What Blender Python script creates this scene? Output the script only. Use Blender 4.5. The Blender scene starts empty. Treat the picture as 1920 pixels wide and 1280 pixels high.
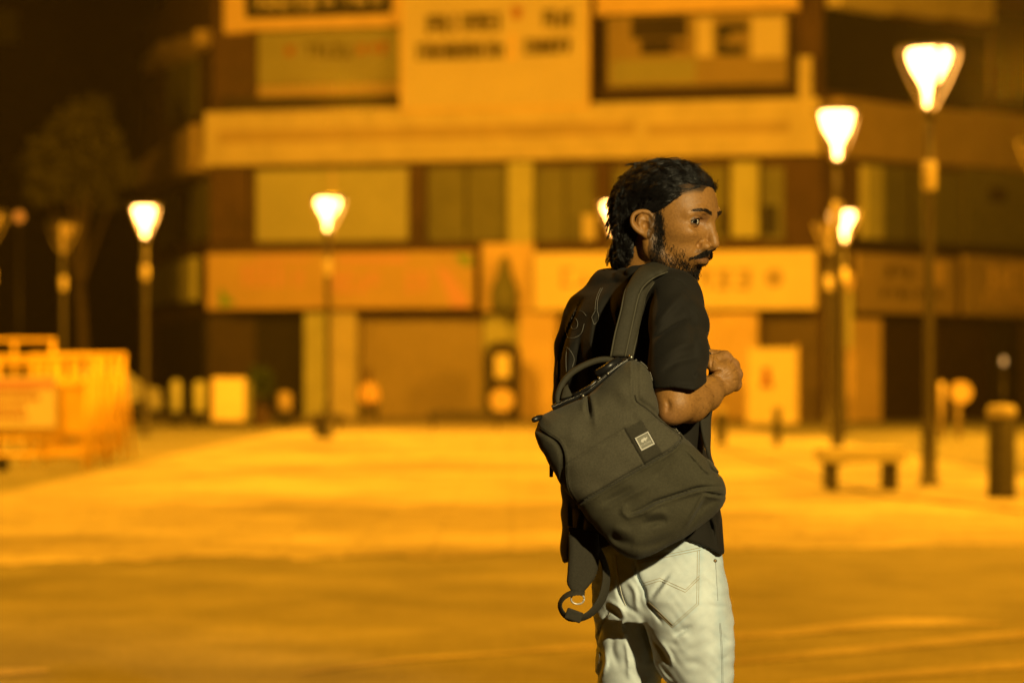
import bpy, math, random
import numpy as np
from mathutils import Vector, Matrix
from mathutils.bvhtree import BVHTree

random.seed(4); RNG = np.random.default_rng(11)
scene = bpy.context.scene
COL = scene.collection
# ------------------------------------------------------------------ camera numbers
FPX = 85 / 36 * 1920          # focal length in pixels of the 1920 wide photograph
EYE = 1.29                    # camera height
HOR = 710.0                   # horizon row
DP = 4.72                     # distance of the man

def W(px, py, y):
    return np.array([(px - 960) / FPX * y, y, EYE + (HOR - py) / FPX * y])
def P(px, py, dy=0.0):
    return W(px, py, DP + dy)
def ground(px, py):
    y = EYE * FPX / (py - HOR)
    return W(px, py, y)

# ------------------------------------------------------------------ object helpers
def empty(name, loc, label=None, cat=None, group=None, rz=0.0):
    o = bpy.data.objects.new(name, None); COL.objects.link(o)
    o.location = [float(v) for v in loc]; o.rotation_euler = (0, 0, rz); o.empty_display_size = 0.2
    tag(o, label, cat, group)
    return o
def tag(o, label=None, cat=None, group=None, kind=None):
    if label: o['label'] = label
    if cat: o['category'] = cat
    if group: o['group'] = group
    if kind: o['kind'] = kind
    return o
def mesh_obj(name, verts, faces, m, parent=None, smooth=False, world=True, attr=None):
    """world=True: verts are world coordinates, the object keeps its origin at the parent."""
    me = bpy.data.meshes.new(name)
    v = np.asarray(verts, dtype=np.float64)
    if isinstance(faces, np.ndarray):
        nf, k = faces.shape
        me.vertices.add(len(v)); me.vertices.foreach_set('co', v.astype(np.float32).ravel())
        me.loops.add(nf * k); me.loops.foreach_set('vertex_index', faces.astype(np.int32).ravel())
        me.polygons.add(nf)
        me.polygons.foreach_set('loop_start', (np.arange(nf) * k).astype(np.int32))
        me.update(calc_edges=True); me.validate()
    else:
        me.from_pydata([tuple(map(float, p)) for p in v], [], faces); me.update()
    if smooth:
        me.polygons.foreach_set('use_smooth', np.ones(len(me.polygons), dtype=bool))
    if attr is not None:
        at = me.color_attributes.new('Col', 'FLOAT_COLOR', 'POINT')
        c = np.ones((len(v), 4), dtype=np.float32); c[:, :3] = attr
        at.data.foreach_set('color', c.ravel())
    if m is not None: me.materials.append(m)
    o = bpy.data.objects.new(name, me); COL.objects.link(o)
    if parent is not None:
        o.parent = parent
        if world:
            bm = Matrix.Translation(parent_loc(parent)) @ Matrix.Rotation(parent_rz(parent), 4, 'Z')
            o.matrix_parent_inverse = bm.inverted()
    return o
def parent_loc(p):
    l = Vector(p.location)
    return l
def parent_rz(p): return p.rotation_euler.z

class MB:
    """collects shapes, links them as one mesh"""
    def __init__(s): s.v = []; s.f = []
    def add(s, vs, fs):
        n = len(s.v); s.v += [tuple(map(float, q)) for q in vs]; s.f += [tuple(i + n for i in f) for f in fs]
    def box(s, x0, x1, y0, y1, z0, z1, M=None):
        vs = [(x, y, z) for z in (z0, z1) for y in (y0, y1) for x in (x0, x1)]
        if M is not None: vs = [M(*q) for q in vs]
        s.add(vs, [(0, 2, 3, 1), (4, 5, 7, 6), (0, 1, 5, 4), (2, 6, 7, 3), (0, 4, 6, 2), (1, 3, 7, 5)])
    def lathe(s, prof, n=20, c=(0, 0, 0), cap=True):
        vs = []
        for r, z in prof:
            for k in range(n):
                a = 2 * math.pi * k / n
                vs.append((c[0] + r * math.cos(a), c[1] + r * math.sin(a), c[2] + z))
        fs = []
        for j in range(len(prof) - 1):
            for k in range(n):
                k2 = (k + 1) % n
                fs.append((j * n + k, j * n + k2, (j + 1) * n + k2, (j + 1) * n + k))
        if cap:
            fs.append(tuple(range(n))[::-1]); fs.append(tuple((len(prof) - 1) * n + k for k in range(n)))
        s.add(vs, fs)
    def tube(s, pts, r, n=8):
        pts = np.asarray(pts, float)[None]
        rr = np.broadcast_to(np.asarray(r, float), pts.shape[1:2])[None]
        v, f = tubes(pts, rr, n)
        s.add(v, [tuple(q) for q in f])
        m = pts.shape[1]
        b = len(s.v) - m * n
        s.f.append(tuple(b + k for k in range(n))[::-1]); s.f.append(tuple(b + (m - 1) * n + k for k in range(n)))
    def build(s, name, m, parent=None, smooth=False, world=False, bevel=0):
        o = mesh_obj(name, s.v, s.f, m, parent, smooth, world)
        if bevel:
            b = o.modifiers.new('bevel', 'BEVEL'); b.width = bevel; b.segments = 2; b.limit_method = 'ANGLE'
        return o

def tubes(Pts, R, sides=3):
    """Pts (n,m,3), R (n,m) -> verts, quad faces of n separate tubes"""
    n, m, _ = Pts.shape
    T = np.gradient(Pts, axis=1); T /= np.linalg.norm(T, axis=2, keepdims=True) + 1e-12
    ref = np.zeros_like(T); ref[...] = (0.31, 0.55, 0.77)
    N = np.cross(T, ref); N /= np.linalg.norm(N, axis=2, keepdims=True) + 1e-9
    B = np.cross(T, N)
    a = np.arange(sides) * 2 * math.pi / sides
    V = Pts[:, :, None, :] + R[:, :, None, None] * (np.cos(a)[None, None, :, None] * N[:, :, None, :] + np.sin(a)[None, None, :, None] * B[:, :, None, :])
    V = V.reshape(-1, 3)
    i = np.arange(n)[:, None, None] * m * sides; j = np.arange(m - 1)[None, :, None] * sides; k = np.arange(sides)[None, None, :]
    k2 = (k + 1) % sides
    q = np.stack([i + j + k, i + j + k2, i + j + sides + k2, i + j + sides + k], axis=-1).reshape(-1, 4)
    return V, q

def catmull(pts, per=8):
    p = np.asarray(pts, float)
    if len(p) < 3:
        return np.array([p[0] + (p[-1] - p[0]) * t for t in np.linspace(0, 1, per + 1)])
    q = np.vstack([2 * p[0] - p[1], p, 2 * p[-1] - p[-2]])
    out = []
    for i in range(1, len(q) - 2):
        for t in np.linspace(0, 1, per, endpoint=False):
            a, b, c, d = q[i - 1], q[i], q[i + 1], q[i + 2]
            out.append(0.5 * ((2 * b) + (-a + c) * t + (2 * a - 5 * b + 4 * c - d) * t * t + (-a + 3 * b - 3 * c + d) * t ** 3))
    out.append(q[-2]); return np.array(out)

# ------------------------------------------------------------------ materials
MATS = {}
def mat(name, rgb, rough=0.8, var=0.0, vscale=6.0, bump=0.0, bscale=60.0, metal=0.0, emit=0.0, ecol=None, attr=False, sss=0.0, sheen=0.0, spec=0.5, stretch=None, alpha_emit=False):
    m = bpy.data.materials.new(name); m.use_nodes = True
    nt = m.node_tree; b = nt.nodes['Principled BSDF']
    b.inputs['Base Color'].default_value = (*rgb, 1)
    b.inputs['Roughness'].default_value = rough; b.inputs['Metallic'].default_value = metal
    b.inputs['Specular IOR Level'].default_value = spec
    if sheen: b.inputs['Sheen Weight'].default_value = sheen
    if sss:
        b.inputs['Subsurface Weight'].default_value = sss; b.inputs['Subsurface Radius'].default_value = (0.006, 0.003, 0.0015)
        b.inputs['Subsurface Scale'].default_value = 1.0
    tc = nt.nodes.new('ShaderNodeTexCoord'); mp = nt.nodes.new('ShaderNodeMapping')
    nt.links.new(tc.outputs['Object'], mp.inputs['Vector'])
    if stretch: mp.inputs['Scale'].default_value = stretch
    src = None
    if attr:
        a = nt.nodes.new('ShaderNodeVertexColor'); a.layer_name = 'Col'; src = a.outputs['Color']
        nt.links.new(src, b.inputs['Base Color'])
    if var:
        n = nt.nodes.new('ShaderNodeTexNoise'); n.inputs['Scale'].default_value = vscale; n.inputs['Detail'].default_value = 6; n.inputs['Roughness'].default_value = 0.62
        nt.links.new(mp.outputs[0], n.inputs['Vector'])
        r = nt.nodes.new('ShaderNodeMapRange'); r.inputs[1].default_value = 0.3; r.inputs[2].default_value = 0.7
        r.inputs[3].default_value = 1 - var; r.inputs[4].default_value = 1 + var
        nt.links.new(n.outputs['Fac'], r.inputs[0])
        mx = nt.nodes.new('ShaderNodeMix'); mx.data_type = 'RGBA'; mx.blend_type = 'MULTIPLY'; mx.inputs[0].default_value = 1
        if src: nt.links.new(src, mx.inputs[6])
        else: mx.inputs[6].default_value = (*rgb, 1)
        nt.links.new(r.outputs[0], mx.inputs[7]); nt.links.new(mx.outputs[2], b.inputs['Base Color'])
    if bump:
        n = nt.nodes.new('ShaderNodeTexNoise'); n.inputs['Scale'].default_value = bscale; n.inputs['Detail'].default_value = 4
        nt.links.new(mp.outputs[0], n.inputs['Vector'])
        bp = nt.nodes.new('ShaderNodeBump'); bp.inputs['Strength'].default_value = bump; bp.inputs['Distance'].default_value = 0.002 if bscale > 40 else 0.02
        nt.links.new(n.outputs['Fac'], bp.inputs['Height']); nt.links.new(bp.outputs[0], b.inputs['Normal'])
    if emit:
        b.inputs['Emission Color'].default_value = (*(ecol or rgb), 1); b.inputs['Emission Strength'].default_value = emit
    MATS[name] = m
    return m

# ------------------------------------------------------------------ implicit surfaces
def smin(a, b, k):
    if k <= 0: return np.minimum(a, b)
    h = np.clip(0.5 + 0.5 * (b - a) / k, 0, 1)
    return b * (1 - h) + a * h - k * h * (1 - h)
def smax(a, b, k): return -smin(-a, -b, k)

class Field:
    def __init__(s, lo, hi, h):
        s.lo = np.array(lo, float); s.h = h
        s.n = np.ceil((np.array(hi) - s.lo) / h).astype(int) + 1
        s.ax = [s.lo[i] + h * np.arange(s.n[i]) for i in range(3)]
        s.F = np.full(s.n, 0.2, dtype=np.float32)
    def sub(s, lo, hi):
        a = np.clip(np.floor((np.array(lo) - s.lo) / s.h).astype(int), 0, s.n)
        b = np.clip(np.ceil((np.array(hi) - s.lo) / s.h).astype(int) + 1, 0, s.n)
        sl = tuple(slice(a[i], b[i]) for i in range(3))
        g = np.meshgrid(*[s.ax[i][sl[i]] for i in range(3)], indexing='ij', sparse=True)
        return sl, g
    def op(s, fn, lo, hi, k=0.01, mode='add'):
        m = max(k, 0) + 0.03
        sl, (x, y, z) = s.sub(np.array(lo) - m, np.array(hi) + m)
        if 0 in s.F[sl].shape: return
        d = fn(x, y, z)
        if mode == 'add': s.F[sl] = smin(s.F[sl], d, k)
        elif mode == 'cut': s.F[sl] = smax(s.F[sl], -d, k)
        elif mode == 'and': s.F[sl] = smax(s.F[sl], d, k)
    def cap(s, a, b, ra, rb=None, k=0.01, mode='add'):
        rb = ra if rb is None else rb
        a = np.asarray(a, float); b = np.asarray(b, float); d = b - a; L2 = max(float(d @ d), 1e-12); r = max(ra, rb)
        def fn(x, y, z):
            t = np.clip(((x - a[0]) * d[0] + (y - a[1]) * d[1] + (z - a[2]) * d[2]) / L2, 0, 1)
            return np.sqrt((x - a[0] - t * d[0]) ** 2 + (y - a[1] - t * d[1]) ** 2 + (z - a[2] - t * d[2]) ** 2) - (ra + (rb - ra) * t)
        s.op(fn, np.minimum(a, b) - r, np.maximum(a, b) + r, k, mode)
    def chain(s, pts, rs, k=0.01, mode='add'):
        for i in range(len(pts) - 1): s.cap(pts[i], pts[i + 1], rs[i], rs[i + 1], k, mode)
    def ell(s, c, r, R=None, k=0.01, mode='add'):
        c = np.asarray(c, float); r = np.asarray(r, float); R = np.eye(3) if R is None else np.asarray(R)
        def fn(x, y, z):
            dx, dy, dz = x - c[0], y - c[1], z - c[2]
            q = [R[i][0] * dx + R[i][1] * dy + R[i][2] * dz for i in range(3)]
            k0 = np.sqrt((q[0] / r[0]) ** 2 + (q[1] / r[1]) ** 2 + (q[2] / r[2]) ** 2)
            k1 = np.sqrt((q[0] / r[0] ** 2) ** 2 + (q[1] / r[1] ** 2) ** 2 + (q[2] / r[2] ** 2) ** 2) + 1e-9
            return k0 * (k0 - 1) / k1
        e = np.abs(np.asarray(R).T) @ r
        s.op(fn, c - e, c + e, k, mode)
    # rows: (py, left px, right px, depth offset, half depth); slope tilts the section in plan
    def loft(s, rows, slope=0.0, k=0.02, pw=2.0):
        rows = sorted(rows, key=lambda r: -r[0])
        R = []
        for py, xl, xr, dy, hd in rows:
            a = P(xl, py, dy); b = P(xr, py, dy)
            R.append(((a[2]), (a[0] + b[0]) / 2, (b[0] - a[0]) / 2, DP + dy, hd))
        R = np.array(R)
        zs = R[:, 0]
        def fn(x, y, z):
            zz = z.ravel()
            xc, a, yc, b = [np.interp(zz, zs, R[:, i])[None, None, :] for i in range(1, 5)]
            u = (x - xc) / a; v = (y - yc - slope * (x - xc)) / b
            q = (np.abs(u) ** pw + np.abs(v) ** pw) ** (1 / pw)
            d = (q - 1) * np.minimum(a, b) * 0.9
            return np.maximum(d, np.maximum(zs[0] - z, z - zs[-1]))
        lo = (min(R[:, 1] - R[:, 2]), min(R[:, 3] - R[:, 4]) - 0.15, zs[0]); hi = (max(R[:, 1] + R[:, 2]), max(R[:, 3] + R[:, 4]) + 0.15, zs[-1])
        s.op(fn, lo, hi, k)
    def band(s, w=0.03):
        idx = np.nonzero(np.abs(s.F) < w)
        x, y, z = [s.ax[i][idx[i]] for i in range(3)]
        return idx, x, y, z
    def carve(s, lines, ymax=None, w=0.03):
        """lines: (pixel polyline, width px, amount m, taper) carved along the sight of the line; amount < 0 raises"""
        idx, x, y, z = s.band(w)
        u = 960 + FPX * x / y; v = HOR - FPX * (z - EYE) / y
        tot = np.zeros(len(x))
        for L in lines:
            poly, wd, amt = L[0], L[1], L[2]; taper = L[3] if len(L) > 3 else True
            p = catmull(poly, 6) if len(poly) > 2 else np.asarray(poly, float)
            lo = p.min(0) - 3.2 * wd; hi = p.max(0) + 3.2 * wd
            sel = np.nonzero((u > lo[0]) & (u < hi[0]) & (v > lo[1]) & (v < hi[1]))[0]
            if len(sel) == 0: continue
            d, t = polydist(u[sel], v[sel], p)
            g = np.exp(-(d / wd) ** 2)
            if taper: g *= np.clip(np.sin(math.pi * np.clip(t, 0.02, 0.98)), 0, 1) ** 0.6
            if ymax is not None: g *= np.clip((ymax - y[sel]) / 0.02, 0, 1)
            tot[sel] += amt * g
        s.F[idx] += tot.astype(np.float32)
    def displace(s, fn, w=0.03):
        idx, x, y, z = s.band(w)
        s.F[idx] += fn(x, y, z).astype(np.float32)
    def mesh(s, F=None):
        return surface_nets(s.F if F is None else F, s.lo, s.h)
    def sample(s, p):
        q = (p - s.lo) / s.h
        q = np.clip(q, 0, s.n - 1.001); i = q.astype(int); f = q - i
        o = 0
        for a in (0, 1):
            for b in (0, 1):
                for c in (0, 1):
                    w = (f[:, 0] if a else 1 - f[:, 0]) * (f[:, 1] if b else 1 - f[:, 1]) * (f[:, 2] if c else 1 - f[:, 2])
                    o = o + w * s.F[i[:, 0] + a, i[:, 1] + b, i[:, 2] + c]
        return o
    def grad(s, p, e=None):
        e = e or s.h * 1.5
        g = np.stack([s.sample(p + np.eye(3)[i] * e) - s.sample(p - np.eye(3)[i] * e) for i in range(3)], 1)
        return g / (np.linalg.norm(g, axis=1, keepdims=True) + 1e-9)

def polydist(u, v, p):
    best = np.full(len(u), 1e9); bt = np.zeros(len(u))
    seg = np.linalg.norm(np.diff(p, axis=0), axis=1); cum = np.concatenate([[0], np.cumsum(seg)]); tot = cum[-1] + 1e-9
    for i in range(len(p) - 1):
        ax, ay = p[i]; dx, dy = p[i + 1] - p[i]; L2 = dx * dx + dy * dy + 1e-12
        t = np.clip(((u - ax) * dx + (v - ay) * dy) / L2, 0, 1)
        d = np.hypot(u - ax - t * dx, v - ay - t * dy)
        m = d < best
        best[m] = d[m]; bt[m] = (cum[i] + t[m] * seg[i]) / tot
    return best, bt
def inpoly(u, v, p):
    p = np.asarray(p, float); c = np.zeros(np.shape(u), bool); j = len(p) - 1
    for i in range(len(p)):
        cond = ((p[i, 1] > v) != (p[j, 1] > v)) & (u < (p[j, 0] - p[i, 0]) * (v - p[i, 1]) / (p[j, 1] - p[i, 1] + 1e-12) + p[i, 0])
        c ^= cond; j = i
    return c

def surface_nets(F, lo, h):
    ins = F < 0
    c = [ins[a:ins.shape[0] - 1 + a, b:ins.shape[1] - 1 + b, d:ins.shape[2] - 1 + d] for a in (0, 1) for b in (0, 1) for d in (0, 1)]
    s = np.zeros(c[0].shape, np.int8)
    for q in c: s += q
    act = (s > 0) & (s < 8)
    I = np.stack(np.nonzero(act), 1)
    idx = np.full(act.shape, -1, np.int32); idx[act] = np.arange(len(I))
    pos = np.zeros((len(I), 3)); cnt = np.zeros(len(I))
    cor = [(a, b, d) for a in (0, 1) for b in (0, 1) for d in (0, 1)]
    val = {q: F[I[:, 0] + q[0], I[:, 1] + q[1], I[:, 2] + q[2]] for q in cor}
    for q in cor:
        for ax in range(3):
            if q[ax] == 0:
                r = list(q); r[ax] = 1; r = tuple(r)
                a, b = val[q], val[r]; m = (a < 0) != (b < 0)
                t = a[m] / (a[m] - b[m])
                pt = np.tile(np.array(q, float), (m.sum(), 1)); pt[:, ax] += t
                pos[m] += pt; cnt[m] += 1
    V = lo + h * (I + pos / np.maximum(cnt, 1)[:, None])
    faces = []
    for ax in range(3):
        o = [(ax + 1) % 3, (ax + 2) % 3]
        sl0 = [slice(1, -1)] * 3; sl0[ax] = slice(0, -1)
        sl1 = [slice(1, -1)] * 3; sl1[ax] = slice(1, None)
        A = ins[tuple(sl0)]; B = ins[tuple(sl1)]
        cr = np.nonzero(A != B); fl = A[cr]
        base = np.stack(cr, 1); base[:, o[0]] += 1; base[:, o[1]] += 1
        def cell(d0, d1):
            q = base.copy(); q[:, o[0]] += d0; q[:, o[1]] += d1
            return idx[q[:, 0], q[:, 1], q[:, 2]]
        f = np.stack([cell(-1, -1), cell(0, -1), cell(0, 0), cell(-1, 0)], 1)
        f[~fl] = f[~fl][:, ::-1]
        faces.append(f)
    f = np.vstack(faces); f = f[(f >= 0).all(1)]
    return V, f

def bvh_of(V, f): return BVHTree.FromPolygons(V.tolist(), f.tolist())
CAM = Vector((0, 0, EYE))
def drape(bv, poly, off=0.0008, step=3.0, smooth=True):
    """lay a pixel polyline on a modelled surface; returns world points"""
    p = catmull(poly, 8) if smooth and len(poly) > 2 else np.asarray(poly, float)
    q = []
    for i in range(len(p) - 1):
        n = max(1, int(np.hypot(*(p[i + 1] - p[i])) / step))
        for t in range(n): q.append(p[i] + (p[i + 1] - p[i]) * t / n)
    q.append(p[-1]); out = []
    for u, v in q:
        d = (Vector(W(u, v, 5.0)) - CAM).normalized()
        hit = bv.ray_cast(CAM, d)
        if hit[0] is not None: out.append(np.array(hit[0] + hit[1] * off if hit[1].dot(d) < 0 else hit[0] - hit[1] * off))
    return np.array(out)
# ================================================================== MATERIALS OF THE PLACE
mat('wall_brown', (.085, .055, .045), .9, .25, 1.2)
mat('wall_dark', (.035, .028, .025), .9, .25, 1.0)
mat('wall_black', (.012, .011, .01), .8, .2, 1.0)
mat('plaster_cream', (.62, .58, .48), .9, .12, 1.4)
mat('plaster_orange', (.78, .62, .42), .9, .10, 1.2)
mat('plaster_yellow', (.52, .56, .36), .9, .12, 1.2)
mat('olive_panel', (.17, .19, .13), .7, .15, 1.5)
mat('cream_panel', (.46, .50, .38), .7, .08, 1.0)
mat('board_white', (.66, .62, .54), .7, .05, 1.0)
mat('board_cream', (.30, .32, .22), .7, .06, 1.0)
mat('board_pale', (.30, .25, .18), .7, .12, 1.0)
mat('board_black', (.012, .012, .012), .6)
mat('sign_orange', (.58, .44, .28), .7, .08, .9)
mat('sign_pink', (.72, .42, .44), .7)
mat('sign_green', (.22, .40, .10), .7)
mat('sign_bright', (.92, .82, .6), .7, .05, 1.0)
mat('sign_amber', (.46, .38, .28), .7, .12, 1.4)
mat('ink_dark', (.10, .085, .055), .8)
mat('ink_red', (.40, .12, .06), .8)
mat('ink_green', (.10, .16, .08), .8)
mat('shutter_warm', (.42, .36, .26), .55, .10, 2.0)
mat('shutter_dark', (.05, .036, .03), .6, .2, 2.0)
mat('shutter_mid', (.11, .085, .06), .6, .2, 2.0)
mat('glass_dark', (.02, .022, .02), .25, 0, spec=.5)
mat('lamp_metal', (.05, .045, .04), .42, .15, 8, metal=.0)
mat('lamp_arm', (.62, .56, .44), .45, metal=.0)
mat('lamp_glow', (.9, .8, .6), .5, emit=17, ecol=(1, .48, .115))
mat('lamp_off', (.26, .22, .17), .5)
mat('bench_stone', (.46, .44, .33), .7, .12, 4)
mat('bench_leg', (.045, .04, .035), .7)
mat('bollard_dark', (.03, .028, .026), .55, .15, 5)
mat('bollard_cap', (.40, .36, .28), .6)
mat('barricade_yellow', (.85, .60, .12), .55, .12, 4)
mat('barricade_board', (.85, .80, .72), .6, .04, 3)
mat('box_cream', (.78, .68, .48), .7, .08, 3)
mat('rubber', (.02, .02, .02), .7)
mat('leaf', (.06, .065, .02), .8, .3, 3)
mat('leaf_plant', (.022, .05, .014), .8, .3, 3)
mat('bark', (.07, .055, .04), .9, .3, 5)
mat('car_white', (.42, .44, .42), .3, spec=.5)
mat('poster_face', (.85, .78, .55), .7, .06, 3)
mat('kerb', (.20, .18, .16), .9, .2, 2)
mat('cloth_orange', (.55, .38, .2), .9)
mat('skin_far', (.2, .12, .08), .7)
mat('cloth_far', (.04, .035, .03), .9)
mat('night_sky', (.004, .003, .002), 1.0)

# ================================================================== GROUND
def ground_material(name, rgb, rgb2, sc, streak=None, rough=.85, slab=None):
    m = bpy.data.materials.new(name); m.use_nodes = True; nt = m.node_tree; b = nt.nodes['Principled BSDF']
    b.inputs['Roughness'].default_value = rough
    tc = nt.nodes.new('ShaderNodeTexCoord'); mp = nt.nodes.new('ShaderNodeMapping'); nt.links.new(tc.outputs['Object'], mp.inputs[0])
    mp.inputs['Scale'].default_value = streak or (1, 1, 1)
    n = nt.nodes.new('ShaderNodeTexNoise'); n.inputs['Scale'].default_value = sc; n.inputs['Detail'].default_value = 8; n.inputs['Roughness'].default_value = .6
    nt.links.new(mp.outputs[0], n.inputs[0])
    cr = nt.nodes.new('ShaderNodeValToRGB'); cr.color_ramp.elements[0].position = .34; cr.color_ramp.elements[1].position = .66
    cr.color_ramp.elements[0].color = (*rgb, 1); cr.color_ramp.elements[1].color = (*rgb2, 1)
    nt.links.new(n.outputs['Fac'], cr.inputs[0]); out = cr.outputs[0]
    n2 = nt.nodes.new('ShaderNodeTexNoise'); n2.inputs['Scale'].default_value = 35; n2.inputs['Detail'].default_value = 3
    nt.links.new(tc.outputs['Object'], n2.inputs[0])
    r = nt.nodes.new('ShaderNodeMapRange'); r.inputs[1].default_value = .3; r.inputs[2].default_value = .7; r.inputs[3].default_value = .8; r.inputs[4].default_value = 1.2
    nt.links.new(n2.outputs['Fac'], r.inputs[0])
    mx = nt.nodes.new('ShaderNodeMix'); mx.data_type = 'RGBA'; mx.blend_type = 'MULTIPLY'; mx.inputs[0].default_value = 1
    nt.links.new(out, mx.inputs[6]); nt.links.new(r.outputs[0], mx.inputs[7]); out = mx.outputs[2]
    n3 = nt.nodes.new('ShaderNodeTexNoise'); n3.inputs['Scale'].default_value = 1.1; n3.inputs['Detail'].default_value = 5; n3.inputs['Roughness'].default_value = .7
    nt.links.new(tc.outputs['Object'], n3.inputs[0])
    r3 = nt.nodes.new('ShaderNodeMapRange'); r3.inputs[1].default_value = .32; r3.inputs[2].default_value = .68; r3.inputs[3].default_value = .68; r3.inputs[4].default_value = 1.3
    nt.links.new(n3.outputs['Fac'], r3.inputs[0])
    m3 = nt.nodes.new('ShaderNodeMix'); m3.data_type = 'RGBA'; m3.blend_type = 'MULTIPLY'; m3.inputs[0].default_value = 1
    nt.links.new(out, m3.inputs[6]); nt.links.new(r3.outputs[0], m3.inputs[7]); out = m3.outputs[2]
    if slab:
        br = nt.nodes.new('ShaderNodeTexBrick'); br.inputs['Scale'].default_value = 1; br.inputs['Brick Width'].default_value = slab; br.inputs['Row Height'].default_value = slab * .5
        br.inputs['Mortar Size'].default_value = .012; br.inputs['Color1'].default_value = (1, 1, 1, 1); br.inputs['Color2'].default_value = (.82, .82, .82, 1); br.inputs['Mortar'].default_value = (.5, .5, .5, 1)
        nt.links.new(tc.outputs['Object'], br.inputs[0])
        m2 = nt.nodes.new('ShaderNodeMix'); m2.data_type = 'RGBA'; m2.blend_type = 'MULTIPLY'; m2.inputs[0].default_value = 1
        nt.links.new(out, m2.inputs[6]); nt.links.new(br.outputs[0], m2.inputs[7]); out = m2.outputs[2]
    nt.links.new(out, b.inputs['Base Color'])
    bp = nt.nodes.new('ShaderNodeBump'); bp.inputs['Strength'].default_value = .3; bp.inputs['Distance'].default_value = .01
    nt.links.new(n2.outputs['Fac'], bp.inputs['Height']); nt.links.new(bp.outputs[0], b.inputs['Normal'])
    MATS[name] = m; return m
ground_material('asphalt', (.105, .108, .085), (.205, .208, .17), .30, (.75, 1.0, 1), .8)
ground_material('paving', (.22, .205, .18), (.52, .49, .43), .24, (.8, 1.0, 1), .8, 1.2)
ground_material('worn_paint', (.17, .16, .14), (.30, .28, .25), .8, (1, .4, 1), .8)

m = MB(); m.box(-160, 160, -60, 260, -.4, 0); tag(m.build('ground', MATS['asphalt']), kind='structure')
# raised paving of the square: its front edge runs across the view at about 18 m
def paving_edge(pts, back, name, z, matn, thick=.1):
    mb = MB(); n = len(pts)
    vs = [(x, y, z) for x, y in pts] + [(x, back, z) for x, y in pts[::-1]]
    k = len(vs)
    vs2 = [(x, y, z - thick) for x, y, _ in vs]
    fs = [tuple(range(k)), tuple(range(k, 2 * k))[::-1]] + [(i, i + k, (i + 1) % k + k, (i + 1) % k) for i in range(k)]
    mb.add(vs + vs2, fs); return mb.build(name, MATS[matn])
edge = []
for px, py in [(-600, 1062), (0, 1056), (120, 1052), (420, 1050), (800, 1040), (1060, 1034), (1380, 1030), (1700, 1026), (1920, 1022), (2400, 1016)]:
    g = ground(px, py); edge.append((g[0], g[1]))
# low kerb step of the lamp island on the right
e2 = []
for a_, b_ in zip(edge[:-1], edge[1:]):
    for k in range(14):
        t_ = k / 14; xx = a_[0] + (b_[0] - a_[0]) * t_; yy = a_[1] + (b_[1] - a_[1]) * t_
        e2.append((xx, yy + (.55 if xx < 1 else .22) * (math.sin(xx * 2.3) * .5 + math.sin(xx * 5.9 + 1) * .3 + random.uniform(-.35, .35))))
edge = e2 + [edge[-1]]
tag(paving_edge(edge, 190, 'plaza_paving', .008, 'paving', .012), kind='structure')
edge2 = []
for px, py in [(1560, 908), (1640, 930), (1760, 944), (1920, 962), (2500, 1010)]:
    g = ground(px, py); edge2.append((g[0], g[1]))
tag(paving_edge(edge2, 52, 'paved_island', .035, 'paving', .04), kind='structure')
# worn tyre / paint bands on the asphalt in front
def stripe(name, px):
    mb = MB(); a = []; b = []
    for x, y, w in px:
        g = ground(x, y - w / 2); h = ground(x, y + w / 2); a.append((g[0], g[1], .004)); b.append((h[0], h[1], .004))
    n = len(a); mb.add(a + b, [(i, i + n, i + n + 1, i + 1) for i in range(n - 1)])
    return mb.build(name, MATS['worn_paint'])
tag(stripe('road_marking', [(1290, 1198, 6), (1480, 1186, 14), (1640, 1168, 18), (1790, 1166, 12), (1880, 1170, 4)]), kind='structure')
tag(stripe('road_marking', [(1300, 1250, 5), (1420, 1236, 11), (1640, 1215, 13), (1860, 1194, 16), (2300, 1160, 16)]), kind='structure')
tag(stripe('road_marking', [(1480, 1284, 8), (1640, 1268, 12), (1920, 1246, 16), (2300, 1214, 16)]), kind='structure')
tag(stripe('road_marking', [(-200, 1266, 10), (20, 1260, 14), (90, 1257, 6)]), kind='structure')
tag(stripe('road_marking', [(560, 1262, 5), (760, 1236, 8), (920, 1226, 6), (1120, 1210, 10)]), kind='structure')

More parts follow.
